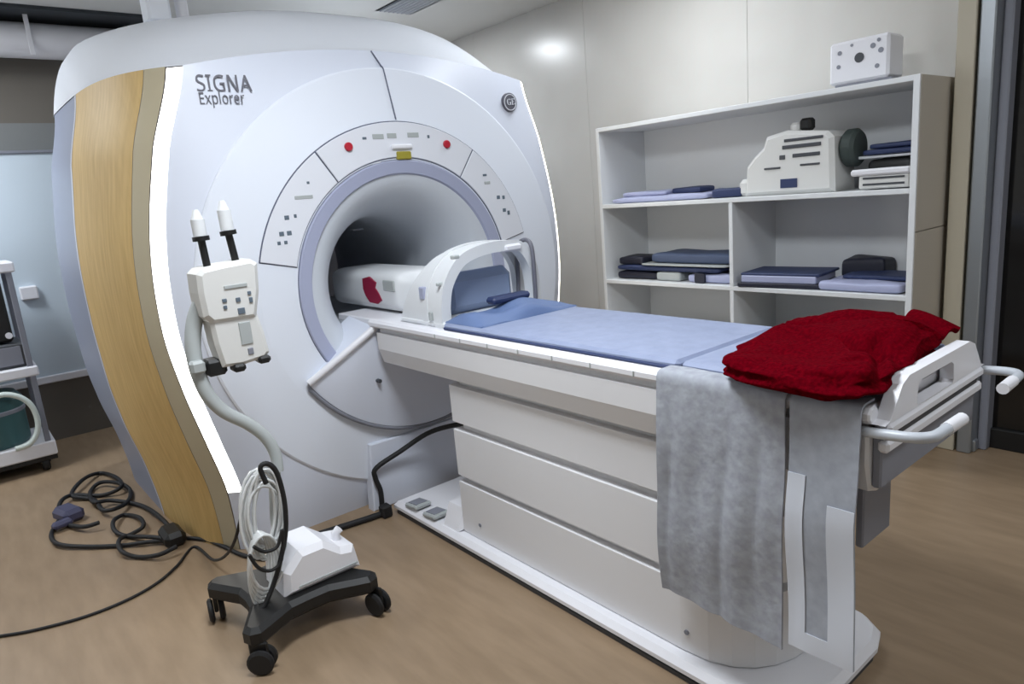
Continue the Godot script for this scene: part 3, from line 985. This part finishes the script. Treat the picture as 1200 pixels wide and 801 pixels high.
func drapes() -> void:
	var hang := func(z0: float, z1: float, y_end: float, y_end2: float, amp: float, sd: float) -> Callable:
		return func(u: float, v: float) -> Vector3:
			var z: float = lerpf(z0, z1, u)
			var end: float = lerpf(y_end, y_end2, u)
			var top_len := 0.07
			var total: float = top_len + (0.928 - end)
			var s: float = v * total
			var wave: float = amp * (sin(z * 23.0 + sd) * 0.6 + sin(z * 51.0 + sd * 2.0 + s * 4.0) * 0.4)
			if s < top_len - 0.02:
				return Vector3(-0.253 - s * 0.9, 0.932 + 0.001 * sin(z * 40.0), z)
			if s < top_len + 0.02:
				var k: float = (s - top_len + 0.02) / 0.04
				return Vector3(-0.297 - sin(k * PI / 2) * 0.016, 0.932 - (1.0 - cos(k * PI / 2)) * 0.02, z)
			var d: float = s - top_len - 0.02
			var w: float = minf(d / 0.25, 1.0)
			return Vector3(-0.313 - absf(wave) * w - 0.006 * w + 0.004 * sin(d * 17.0 + z * 9.0) * w, 0.912 - d, z + 0.004 * sin(d * 9.0 + sd) * w)
	var b := MB.new()
	b.sheet(hang.call(1.70, 2.062, 0.30, 0.285, 0.012, 0.7), 40, 50, 0.005)
	one("grey_sheet", b, M.grey_cloth, "wide mottled grey cloth hanging over the side of the patient table", "cloth")
	var t := thing("grey_strap", "narrow grey cloth with white tape borders hanging at the table's foot", "cloth")
	var f: Callable = hang.call(2.074, 2.228, 0.31, 0.315, 0.002, 2.1)
	commit("cloth", MB.new().sheet(f, 18, 50, 0.005), M.strap_cloth, t)
	for q in [[0.0, 0.27, 0.36, 1.0], [0.62, 1.0, 0.44, 1.0], [0.27, 0.62, 0.93, 1.0]]:
		b = MB.new()
		b.sheet(func(u: float, v: float) -> Vector3: return f.call(lerpf(q[0], q[1], u), lerpf(q[2], q[3], v)) + Vector3(-0.0058, 0, 0), 6, 40, 0.002)
		commit("tape_border", b, M.tape, t)

# ---------------------------------------------------------------- injector trolley
func injector() -> void:
	var t := thing("injector_trolley", "white contrast injector on a wheeled black stand before the scanner", "injector", Vector3(-0.97, 0, 0.55))
	var off := Vector3(-0.97, 0, 0.55)
	# four-armed base
	var b := MB.new()
	var pl := PackedVector2Array()
	for k in 4:
		var c: Vector2 = Vector2(0.215, 0.205) * [Vector2(1, 1), Vector2(-1, 1), Vector2(-1, -1), Vector2(1, -1)][k]
		var dirv: Vector2 = c.normalized()
		var side := Vector2(-dirv.y, dirv.x)
		pl.append(c * 0.55 - side * 0.075)
		pl.append(c - side * 0.032)
		pl.append(c + dirv * 0.015)
		pl.append(c + side * 0.032)
		pl.append(c * 0.55 + side * 0.075)
		var nx: Vector2 = [Vector2(0, 1), Vector2(-1, 0), Vector2(0, -1), Vector2(1, 0)][k]
		pl.append(nx * 0.165)
	b.xf = Transform3D(Basis(Vector3.RIGHT, -PI / 2), Vector3.ZERO)
	b.prism(pl, 0.088, 0.155, 0.016)
	commit("base", b, M.black, t)
	for k in 4:
		var c := Vector3([0.215, -0.21, -0.215, 0.215][k], 0, [0.2, 0.21, -0.21, -0.205][k])
		var cs := Node3D.new()
		cs.name = "caster"
		cs.position = c
		cs.rotation.y = [0.3, 0.9, -0.2, 0.5][k]
		t.add_child(cs, true)
		for s in [-1.0, 1.0]:
			var w := MB.new()
			w.xf = Transform3D(Basis(Vector3.BACK, PI / 2), Vector3(s * 0.018, 0.043, 0.012))
			w.lathe([Vector2(0.0, -0.010), Vector2(0.034, -0.010), Vector2(0.043, -0.004), Vector2(0.043, 0.004), Vector2(0.034, 0.010), Vector2(0.0, 0.010)], 20)
			commit("wheel", w, M.rubber, cs)
		commit("fork", MB.new().box(Vector3(0, 0.072, 0.006), Vector3(0.014, 0.065, 0.06), 0.004), M.black, cs)
	# power unit on the base
	b = MB.new()
	b.prism(PackedVector2Array([Vector2(-0.07, 0.15), Vector2(-0.06, 0.24), Vector2(0.0, 0.30), Vector2(0.09, 0.30), Vector2(0.15, 0.25), Vector2(0.20, 0.24), Vector2(0.215, 0.15)]), -0.07, 0.13, 0.02)
	var pu := commit("power_unit", b, M.white, t)
	commit("knob", MB.new().tube([Vector3(0.17, 0.235, 0.04), Vector3(0.17, 0.27, 0.04), Vector3(0.185, 0.285, 0.045)], 0.016, 10), M.white, pu)
	commit("lid_seam", MB.new().box(Vector3(0.09, 0.178, 0.131), Vector3(0.22, 0.006, 0.004)), M.arm_grey, pu)
	# column and swept arm
	commit("column", MB.new().tube([Vector3(-0.03, 0.14, 0.03), Vector3(-0.022, 0.40, 0.02), Vector3(0.005, 0.57, 0.0)], 0.021, 16), M.arm_grey, t)
	var path := []
	for q in [[326, 552, 0.56], [322, 530, 0.55], [310, 511, 0.54], [290, 496, 0.53], [264, 483, 0.52], [246, 466, 0.51], [236, 447, 0.50], [229, 425, 0.49], [226, 400, 0.48], [229, 372, 0.47], [240, 345, 0.46]]:
		path.append(px(q[0], q[1], 2, q[2]) - off)
	commit("arm", MB.new().tube(curve(path, 5), 0.019, 14, 0.026), M.arm_grey, t)
	var cl := commit("clamp", MB.new().box(px(251, 429, 2, 0.50) - off, Vector3(0.065, 0.055, 0.07), 0.01), M.black, t)
	commit("clamp_end", MB.new().box(px(231, 430, 2, 0.52) - off, Vector3(0.045, 0.042, 0.04), 0.008), M.arm_grey, cl)
	# injector head: upper and lower housing
	var front := func(pts: Array, z0: float, z1: float, m: Material, nm: String, bev: float) -> MeshInstance3D:
		var pg := PackedVector2Array()
		for q in pts:
			var c := px(q[0], q[1], 2, z1) - off
			pg.append(Vector2(c.x, c.y))
		return commit(nm, MB.new().prism(pg, z0 - 0.55, z1 - 0.55, bev), m, t)
	var up: MeshInstance3D = front.call([[231, 322], [237, 315], [262, 309], [294, 303], [303, 308], [305, 340], [302, 372], [250, 380], [240, 372], [234, 345]], 0.43, 0.56, M.beige_plastic, "upper_housing", 0.014)
	var lo: MeshInstance3D = front.call([[245, 372], [302, 366], [311, 390], [317, 412], [312, 419], [285, 428], [262, 431], [253, 405]], 0.45, 0.55, M.beige_plastic, "lower_housing", 0.012)
	for q in [[263, 352, 5, 4], [279, 351, 5, 5], [292, 343, 4, 4], [294, 351, 4, 6], [264, 360, 4, 4], [283, 364, 8, 7], [276, 335, 26, 4]]:
		commit("key", MB.new().box(px(q[0], q[1], 2, 0.561) - off, Vector3(q[2] * 0.0028, q[3] * 0.0028, 0.006), 0.001), M.arm_grey if q[2] > 20 else M.button, up)
	commit("display", MB.new().box(px(288, 390, 2, 0.551) - off, Vector3(0.038, 0.075, 0.006), 0.002), M.arm_grey, lo)
	commit("socket", MB.new().box(px(294, 411, 2, 0.551) - off, Vector3(0.018, 0.022, 0.006), 0.002), M.grey, lo)
	for q in [[279, 430], [308, 420]]:
		commit("foot_knob", MB.new().box(px(q[0], q[1], 2, 0.53) - off, Vector3(0.042, 0.026, 0.05), 0.008), M.black, lo)
	# plungers and syringes
	for q in [[236, 282, 243, 313, 231, 257], [268, 275, 276, 305, 262, 246]]:
		var a := px(q[0], q[1], 2, 0.50) - off
		var c := px(q[2], q[3], 2, 0.50) - off
		var e := px(q[4], q[5], 2, 0.50) - off
		var pg := commit("plunger", MB.new().tube([c, a], 0.012, 12), M.black, t)
		commit("thumb_rest", MB.new().tube([a, a + (a - c).normalized() * 0.014], 0.026, 16), M.black, pg)
		var sy := MB.new()
		sy.tube([a + (a - c).normalized() * 0.015, e], 0.021, 16)
		sy.tube([e, e + (e - a).normalized() * 0.03], 0.019, 16, 0.008)
		commit("syringe", sy, M.coil_plastic, t)
	# clear tubing wound on the column
	var tb := []
	for k in 12 * 18:
		var an := TAU * k / 18.0
		var turn := k / 18.0
		var sx := 19.0 + 5.0 * sin(turn * 2.3)
		var sy2 := 44.0 + 9.0 * sin(turn * 1.7 + 1.0)
		var u := 309.0 + 4.0 * sin(turn * 3.1) + cos(an) * sx
		var v := 600.0 + 6.0 * sin(turn * 1.3) - sin(an) * sy2
		tb.append(px(u, v, 2, 0.60 + 0.006 * sin(turn * 5.0) + 0.02 * (0.5 + 0.5 * cos(turn * 2.9))) )
	var bb := MB.new()
	bb.tube(tb, 0.0055, 6)
	one("tubing_coil", bb, M.clear, "clear plastic tubing wound in loops on the injector column", "tubing")
	tb = []
	for k in 5 * 18:
		var an := TAU * k / 18.0
		var turn := k / 18.0
		tb.append(px(303.0 + 2.0 * turn + cos(an) * (12.0 + 1.5 * turn), 668.0 - 2.0 * turn - sin(an) * (46.0 - 3.0 * turn), 2, 0.62 + 0.007 * turn))
	bb = MB.new()
	bb.tube(tb, 0.0055, 6)
	one("tubing_coil", bb, M.clear, "lower bundle of clear tubing hanging toward the injector's castor", "tubing")
	tb = []
	for q in [[312, 566], [305, 548], [313, 543], [324, 553], [333, 585], [335, 620], [330, 650], [322, 680], [312, 705], [305, 716]]: tb.append(px(q[0], q[1], 2, 0.665))
	bb = MB.new()
	bb.tube(curve(tb, 5), 0.0085, 8)
	one("black_cable", bb, M.rubber, "black cable looped over the top of the injector column", "cable")
	tb = []
	for q in [[297, 640], [310, 646], [325, 640], [331, 620], [330, 655], [318, 668], [303, 665], [292, 650]]: tb.append(px(q[0], q[1], 2, 0.68))
	bb = MB.new()
	bb.tube(curve(tb, 5), 0.006, 8)
	one("black_cable", bb, M.rubber, "short black cable bundled around the clear tubing", "cable")

# ---------------------------------------------------------------- cables on the floor
func on_floor(pts: Array, r: float, lift := 0.02) -> Array:
	var out := []
	for k in pts.size():
		var y := r + lift * (0.5 + 0.5 * sin(k * 2.1))
		out.append(px(pts[k][0], pts[k][1], 1, y))
	return curve(out, 6)

func cables() -> void:
	var b := MB.new()
	b.tube(on_floor([[208, 630], [190, 608], [165, 592], [130, 586], [110, 588], [106, 576], [118, 565], [140, 566], [153, 575], [147, 590], [122, 598], [110, 585], [84, 580], [98, 561], [118, 554], [136, 559], [142, 570], [120, 580], [84, 580], [70, 590], [72, 610], [95, 617], [116, 612]], 0.011, 0.03), 0.011, 8)
	one("heavy_cable", b, M.rubber, "thick black cable coiled in a heap beside the wood panel", "cable")
	b = MB.new()
	b.tube(on_floor([[210, 634], [180, 629], [150, 628], [135, 622], [133, 610], [146, 603], [163, 606], [168, 616], [155, 625], [140, 632], [142, 645], [160, 652], [185, 650], [207, 640]], 0.010, 0.025), 0.010, 8)
	one("heavy_cable", b, M.rubber, "black cable loop lying in front of the coiled heap", "cable")
	b = MB.new()
	b.tube(on_floor([[214, 632], [180, 634], [140, 639], [95, 640], [68, 637], [60, 627], [66, 614], [76, 600]], 0.010, 0.01), 0.010, 8)
	one("heavy_cable", b, M.rubber, "black cable leading from the heap to the purple-grey plug", "cable")
	var c := px(80, 600, 1, 0.04)
	var pg := thing("cable_plug", "purple-grey plug lying among the black floor cables", "plug", Vector3(c.x, 0, c.z))
	commit("body", MB.new().box(Vector3(0, 0.035, 0), Vector3(0.10, 0.07, 0.15), 0.02), M.plug, pg)
	commit("tip", MB.new().box(Vector3(-0.07, 0.03, 0.09), Vector3(0.09, 0.035, 0.05), 0.012), M.plug, pg)
	pg.rotation.y = 0.3
	var cb := px(202, 628, 1, 0.03)
	b = MB.new()
	b.box(Vector3(cb.x, 0.035, cb.z), Vector3(0.09, 0.07, 0.16), 0.02)
	one("cable_joint", b, M.black, "black cable joint at the foot of the wood panel", "joint")
	b = MB.new()
	var raw := []
	for q in [[-40, 752], [0, 745], [40, 738], [100, 722], [150, 702], [185, 682], [208, 662], [228, 640]]: raw.append(px(q[0], q[1], 1, 0.006))
	var trolley: Vector3 = px(288, 578, 2, 0.58)
	var lastp: Vector3 = raw[raw.size() - 1]
	for f in [[0.35, 0.10], [0.7, 0.45], [1.0, 1.0]]:
		var g := lastp.lerp(trolley, f[0])
		g.y = lerpf(lastp.y, trolley.y, f[1])
		raw.append(g)
	var p := curve(raw, 6)
	b.tube(p, 0.006, 8)
	one("long_cable", b, M.rubber, "long thin black cable trailing over the floor up to the injector", "cable")
	b = MB.new()
	b.tube(on_floor([[216, 630], [240, 632], [262, 640], [284, 650], [310, 655]], 0.009, 0.0), 0.009, 8)
	one("heavy_cable", b, M.rubber, "black cable running from the heap under the injector base", "cable")
	# dock cable between scanner and table
	b = MB.new()
	var q := []
	for a in [[560, 494, 0.30], [527, 499, 0.20], [500, 508, 0.12], [470, 528, 0.06], [441, 548, 0.035], [440, 560, 0.03], [446, 575, 0.035], [448, 597, 0.045]]: q.append(px(a[0], a[1], 2, a[2]))
	b.tube(curve(q, 5), 0.012, 8)
	one("dock_cable", b, M.rubber, "black cable bent from the table's underside down the scanner front", "cable")
	b = MB.new()
	b.tube(on_floor([[458, 598], [435, 606], [410, 614], [385, 622], [360, 630]], 0.015, 0.0), 0.015, 8)
	var cc := px(452, 598, 1, 0.03)
	b.box(Vector3(cc.x, 0.03, cc.z), Vector3(0.05, 0.06, 0.05), 0.008)
	one("floor_cable", b, M.rubber, "black cable with end box along the foot of the scanner front", "cable")

# ---------------------------------------------------------------- shelves
func shelves() -> void:
	var t := thing("open_shelves", "white open shelf cabinet with beige side against the right wall", "shelf", Vector3(1.62, 0, 0))
	var z0 := -0.285
	var z1 := 1.595
	var dpt := 0.455
	var zd := 0.672
	commit("side_board", MB.new().box(Vector3(dpt / 2, 0.885, z0 + 0.0125), Vector3(dpt, 1.77, 0.025), 0.002), M.shelf_white, t)
	for q in [[0.0, 1.10], [1.104, 1.77]]:
		commit("side_board", MB.new().box(Vector3(dpt / 2 + 0.01, (q[0] + q[1]) / 2, z1 - 0.0125), Vector3(dpt - 0.02, q[1] - q[0], 0.025), 0.002), M.shelf_beige, t)
	commit("front_edge", MB.new().box(Vector3(0.004, 0.885, z1 - 0.0125), Vector3(0.012, 1.77, 0.027), 0.002), M.shelf_white, t)
	commit("back_board", MB.new().box(Vector3(dpt - 0.008, 0.885, (z0 + z1) / 2), Vector3(0.012, 1.76, z1 - z0 - 0.04)), M.shelf_white, t)
	for y in [1.758, 1.285, 0.805, 0.33, 0.05]:
		commit("shelf_board", MB.new().box(Vector3(dpt / 2 - 0.006, y, (z0 + z1) / 2), Vector3(dpt - 0.012, 0.024, z1 - z0 - 0.05), 0.002), M.shelf_white, t)
	for q in [[0.817, 1.273], [0.342, 0.793], [0.062, 0.318]]:
		commit("divider", MB.new().box(Vector3(dpt / 2 - 0.006, (q[0] + q[1]) / 2, zd), Vector3(dpt - 0.014, q[1] - q[0], 0.024), 0.002), M.shelf_white, t)
	var y1 := 1.298   # upper surfaces
	var y2 := 0.818
	var y3 := 0.343
	# white box with printed dots on top
	var bx := thing("dotted_box", "white box with dark dots on top of the open shelves", "box", Vector3(1.80, 1.771, 1.29))
	bx.rotation.y = 0.0
	commit("carton", MB.new().box(Vector3(0, 0.115, 0), Vector3(0.16, 0.19, 0.27), 0.012), M.white, bx)
	commit("tray", MB.new().box(Vector3(0.01, 0.01, 0.02), Vector3(0.17, 0.02, 0.26), 0.003), M.grey, bx)  # thin grey slab under the carton, set a little to one side
	for q in [[0.065, 0.165, 0.014], [-0.085, 0.16, 0.012], [0.005, 0.125, 0.026], [0.10, 0.14, 0.014], [0.085, 0.075, 0.012], [-0.09, 0.10, 0.011], [-0.03, 0.185, 0.008], [0.09, 0.185, 0.01]]:
		commit("dot", MB.new().tube([Vector3(-0.078, q[1], q[0]), Vector3(-0.082, q[1], q[0])], q[2] * 0.85, 12), M.dark_grey if q[2] > 0.02 else M.grey, bx)
	# white body coil in the top compartment
	var bc := thing("body_coil", "white moulded body coil with dark slots on the top shelf", "coil", Vector3(1.74, y1, 0.98))
	var b := MB.new()
	b.xf = Transform3D(Basis(Vector3.UP, -PI / 2), Vector3.ZERO)
	b.prism(PackedVector2Array([Vector2(-0.255, 0.0), Vector2(-0.245, 0.15), Vector2(-0.20, 0.20), Vector2(-0.15, 0.24), Vector2(-0.13, 0.295), Vector2(-0.02, 0.315), Vector2(0.19, 0.29), Vector2(0.22, 0.26), Vector2(0.23, 0.0)]), -0.17, 0.07, 0.02)
	commit("shell", b, M.beige_plastic, bc)
	for q in [[0.075, 0.265, 0.20, 0.014], [0.065, 0.233, 0.20, 0.018], [0.09, 0.188, 0.14, 0.018], [-0.035, 0.185, 0.03, 0.022], [-0.09, 0.135, 0.09, 0.010], [0.11, 0.14, 0.10, 0.010]]:
		commit("slot", MB.new().box(Vector3(-0.071, q[1], q[0]), Vector3(0.008, q[3], q[2]), 0.002), M.dark_grey, bc)
	commit("blue_label", MB.new().box(Vector3(-0.071, 0.055, 0.0), Vector3(0.006, 0.045, 0.09), 0.001), M.navy, bc)
	commit("top_knob", MB.new().box(Vector3(0, 0.335, 0.06), Vector3(0.06, 0.06, 0.06), 0.012), M.black, bc)
	commit("knob_base", MB.new().box(Vector3(0, 0.325, 0.005), Vector3(0.06, 0.05, 0.05), 0.012), M.beige_plastic, bc)
	b = MB.new()
	b.xf = Transform3D(Basis(Vector3.RIGHT, PI / 2), Vector3(0.06, 0.20, 0.26))
	b.lathe([Vector2(0.0, -0.035), Vector2(0.075, -0.035), Vector2(0.09, -0.02), Vector2(0.09, 0.02), Vector2(0.075, 0.035), Vector2(0.0, 0.035)], 28)
	commit("round_end", b, M.round_end, bc)
	commit("left_wing", MB.new().box(Vector3(0.02, 0.045, -0.27), Vector3(0.14, 0.09, 0.07), 0.02), M.beige_plastic, bc)
	flat_thing("positioning_pad", "flat lavender pad lying at the left of the top shelf", "pad", Vector3(1.78, y1, 0.14), Vector3(0.26, 0.035, 0.72), M.lavender, 0.0)
	flat_thing("positioning_pad", "small folded lavender pad on the flat pad on the top shelf", "pad", Vector3(1.80, y1 + 0.035, 0.0), Vector3(0.20, 0.028, 0.32), M.lavender, 0.12)
	flat_thing("navy_pouch", "dark navy pouch behind the small folded pad on the top shelf", "pouch", Vector3(1.84, y1 + 0.035, 0.28), Vector3(0.14, 0.035, 0.22), M.navy, -0.1)
	flat_thing("navy_pouch", "dark navy pouch leaning beside the body coil on the top shelf", "pouch", Vector3(1.74, y1, 0.60), Vector3(0.14, 0.05, 0.17), M.navy, 0.2)
	# right pile on the top shelf
	flat_thing("black_case", "black case under the grey tray on the top shelf", "case", Vector3(1.90, y1, 1.41), Vector3(0.22, 0.14, 0.20), M.black, 0.0)
	var tr := thing("plastic_tray", "white plastic tray with dark slots at the right end of the top shelf", "tray", Vector3(1.71, y1, 1.44))
	commit("lower_body", MB.new().box(Vector3(0, 0.035, 0.01), Vector3(0.14, 0.06, 0.22), 0.006), M.beige_plastic, tr)
	commit("lid", MB.new().box(Vector3(0, 0.08, -0.005), Vector3(0.16, 0.03, 0.26), 0.008), M.white, tr)
	for k in 2: commit("slot", MB.new().box(Vector3(-0.071, 0.025 + 0.028 * k, 0.01), Vector3(0.004, 0.009, 0.18)), M.dark_grey, tr)
	flat_thing("grey_folder", "pale grey folder on the black case on the top shelf", "folder", Vector3(1.90, y1 + 0.14, 1.40), Vector3(0.24, 0.016, 0.30), M.shelf_white, 0.0)
	flat_thing("blue_folder", "navy blue folder stack, lower, at the right of the top shelf", "folder", Vector3(1.88, y1 + 0.156, 1.43), Vector3(0.24, 0.026, 0.27), M.navy, 0.0)
	flat_thing("blue_folder", "navy blue folder stack, topmost, at the right of the top shelf", "folder", Vector3(1.88, y1 + 0.182, 1.44), Vector3(0.22, 0.026, 0.24), M.navy, 0.06)
	# middle left
	flat_thing("navy_pad", "black-navy folded pad at the bottom of the middle left pile", "pad", Vector3(1.80, y2, -0.06), Vector3(0.24, 0.05, 0.32), M.dark_navy, 0.05)
	flat_thing("grey_coil_part", "grey plastic coil half in the middle left pile", "coil", Vector3(1.74, y2, 0.20), Vector3(0.14, 0.055, 0.18), M.arm_grey, 0.0)
	flat_thing("blue_pad", "light blue pad beside the divider in the middle left pile", "pad", Vector3(1.78, y2, 0.49), Vector3(0.22, 0.05, 0.30), M.lavender, 0.0)
	flat_thing("navy_strap", "dark navy strap standing across the light blue pad", "strap", Vector3(1.66, y2, 0.44), Vector3(0.016, 0.056, 0.07), M.dark_navy, 0.0)
	flat_thing("navy_pad", "dark navy pad lying on the bottom pads of the middle left pile", "pad", Vector3(1.80, y2 + 0.056, 0.17), Vector3(0.26, 0.035, 0.78), M.navy, 0.0)
	flat_thing("grey_sheet_pad", "pale grey sheet in the middle left pile", "sheet", Vector3(1.79, y2 + 0.091, 0.30), Vector3(0.26, 0.014, 0.62), M.arm_grey, 0.0)
	flat_thing("slate_pad", "slate blue pad on top of the middle left pile", "pad", Vector3(1.82, y2 + 0.105, 0.34), Vector3(0.26, 0.06, 0.58), M.slate, 0.0)
	flat_thing("navy_roll", "black-navy roll at the left end of the middle left pile", "roll", Vector3(1.78, y2 + 0.091, -0.10), Vector3(0.20, 0.05, 0.20), M.dark_navy, 0.0)
	# middle right
	var bn := thing("open_binder", "navy binder with white pages in the middle right compartment", "binder", Vector3(1.78, y2, 0.92))
	bn.rotation.y = 0.10
	commit("cover", MB.new().box(Vector3(0, 0.012, 0), Vector3(0.30, 0.024, 0.44), 0.004), M.dark_navy, bn)
	commit("pages", MB.new().box(Vector3(0, 0.043, -0.005), Vector3(0.27, 0.038, 0.40), 0.004), M.lavender, bn)
	commit("cover", MB.new().box(Vector3(0.01, 0.068, 0), Vector3(0.28, 0.014, 0.42), 0.004), M.navy, bn)
	flat_thing("dark_cushion", "dark navy cushion leaning behind the open binder", "cushion", Vector3(1.98, y2, 1.25), Vector3(0.15, 0.13, 0.22), M.dark_navy, 0.0)
	flat_thing("positioning_pad", "wide lavender pad at the right of the middle compartment", "pad", Vector3(1.76, y2, 1.345), Vector3(0.24, 0.045, 0.40), M.lavender, 0.0)
	flat_thing("navy_sheet", "navy sheet on the wide lavender pad", "sheet", Vector3(1.84, y2 + 0.045, 1.39), Vector3(0.20, 0.024, 0.34), M.navy, 0.0)
	# lower compartments, mostly hidden by the table
	flat_thing("white_pad", "white pad low in the left compartment behind the table", "pad", Vector3(1.84, y3, 0.22), Vector3(0.30, 0.16, 0.62), M.shelf_white, 0.0)
	flat_thing("teal_bag", "teal cloth bag low in the right compartment behind the red blanket", "bag", Vector3(1.84, y3, 0.92), Vector3(0.26, 0.22, 0.22), M.teal, 0.0)
	flat_thing("white_jar", "white jar beside the teal bag low in the right compartment", "jar", Vector3(1.76, y3, 1.10), Vector3(0.10, 0.30, 0.10), M.white, 0.0)

func flat_thing(called: String, label: String, category: String, at: Vector3, size: Vector3, m: Material, turn: float) -> void:
	# soft slab: rounded edges, slightly crowned and wavy
	var b := MB.new()
	var sd := at.x * 13.0 + at.z * 7.0
	var h := size / 2.0
	var rd := minf(h.y, 0.02)
	b.grid(func(u: float, v: float) -> Vector3:
		var an: float = u * TAU
		var ca := cos(an)
		var sa := sin(an)
		var lat: float = lerpf(-PI / 2, PI / 2, v)
		var cl: float = pow(maxf(cos(lat), 0.0), 0.22)
		var x: float = signf(ca) * pow(absf(ca), 0.16) * cl * h.x
		var z: float = signf(sa) * pow(absf(sa), 0.16) * cl * h.z
		var sl := sin(lat)
		var y: float = h.y + signf(sl) * pow(absf(sl), 0.45) * h.y
		var w: float = rd * 0.25 * sin(x * 31.0 + sd) * sin(z * 17.0 + sd * 2.0) * clampf(y / size.y, 0.0, 1.0)
		return Vector3(x, y + w, z), 40, 14)
	var o := one(called, b, m, label, category)
	o.position = at
	o.rotation.y = turn

# ---------------------------------------------------------------- cart
func cart() -> void:
	var t := thing("equipment_cart", "white-framed equipment cart on black castors at the back wall", "cart", Vector3(-1.76, 0, -2.32))
	for sx in [-1.0, 1.0]:
		for sz in [-1.0, 1.0]:
			commit("post", MB.new().box(Vector3(sx * 0.345, 0.67, sz * 0.205), Vector3(0.03, 1.14, 0.03), 0.004), M.grey, t)
	for y in [1.245, 0.625, 0.14]:
		commit("shelf_board", MB.new().box(Vector3(0, y, 0), Vector3(0.76, 0.06 if y > 0.2 else 0.09, 0.46), 0.008), M.white, t)
	for sx in [-1.0, 1.0]:
		for sz in [-1.0, 1.0]:
			var w := MB.new()
			w.xf = Transform3D(Basis(Vector3.BACK, PI / 2), Vector3(sx * 0.31, 0.045, sz * 0.18))
			w.lathe([Vector2(0.0, -0.02), Vector2(0.038, -0.02), Vector2(0.045, -0.012), Vector2(0.045, 0.012), Vector2(0.038, 0.02), Vector2(0.0, 0.02)], 18)
			var cs := commit("caster", w, M.rubber, t)
			commit("fork", MB.new().box(Vector3(sx * 0.31, 0.075, sz * 0.18), Vector3(0.055, 0.045, 0.05), 0.004), M.black, cs)
	commit("bumper", MB.new().box(Vector3(0, 0.082, 0), Vector3(0.75, 0.03, 0.45), 0.004), M.black, t)
	var mo := thing("cart_monitor", "black monitor unit on the cart's middle shelf", "monitor", Vector3(-1.70, 0.8, -2.30))
	commit("housing", MB.new().box(Vector3(0, 0.19, 0), Vector3(0.48, 0.36, 0.30), 0.015), M.black, mo)
	commit("screen", MB.new().box(Vector3(-0.03, 0.20, 0.151), Vector3(0.38, 0.26, 0.006), 0.002), M.dark_grey, mo)
	commit("knob", MB.new().tube([Vector3(0.22, 0.05, 0.15), Vector3(0.22, 0.05, 0.17)], 0.018, 12), M.white, mo)
	var gb := thing("grey_unit", "dark grey electronics box under the black monitor on the cart", "box", Vector3(-1.70, 0.655, -2.30))
	commit("case", MB.new().box(Vector3(0, 0.073, 0), Vector3(0.56, 0.145, 0.34), 0.01), M.dark_grey, gb)
	commit("front_panel", MB.new().box(Vector3(0, 0.073, 0.172), Vector3(0.52, 0.11, 0.006), 0.002), M.grey, gb)
	var cn := thing("teal_canister", "dark teal canister on the cart's bottom shelf", "canister", Vector3(-1.66, 0.186, -2.30))
	var b := MB.new()
	b.lathe([Vector2(0.0, 0.0), Vector2(0.17, 0.0), Vector2(0.18, 0.02), Vector2(0.18, 0.28), Vector2(0.15, 0.32), Vector2(0.06, 0.34), Vector2(0.0, 0.34)], 32)
	commit("drum", b, M.teal, cn)
	b = MB.new()
	b.lathe([Vector2(0.185, 0.20), Vector2(0.185, 0.22), Vector2(0.18, 0.225)], 32)
	commit("band", b, M.grey, cn)
	b = MB.new()
	var ho := []
	for q in [[-40, 520], [-15, 475], [0, 463], [20, 464], [36, 474], [44, 492], [43, 508], [34, 520], [18, 526]]: ho.append(px(q[0], q[1], 2, -2.085))
	b.tube(curve(ho, 5), 0.016, 10)
	one("white_hose", b, M.hose, "pale ribbed hose curving in front of the teal canister", "hose")
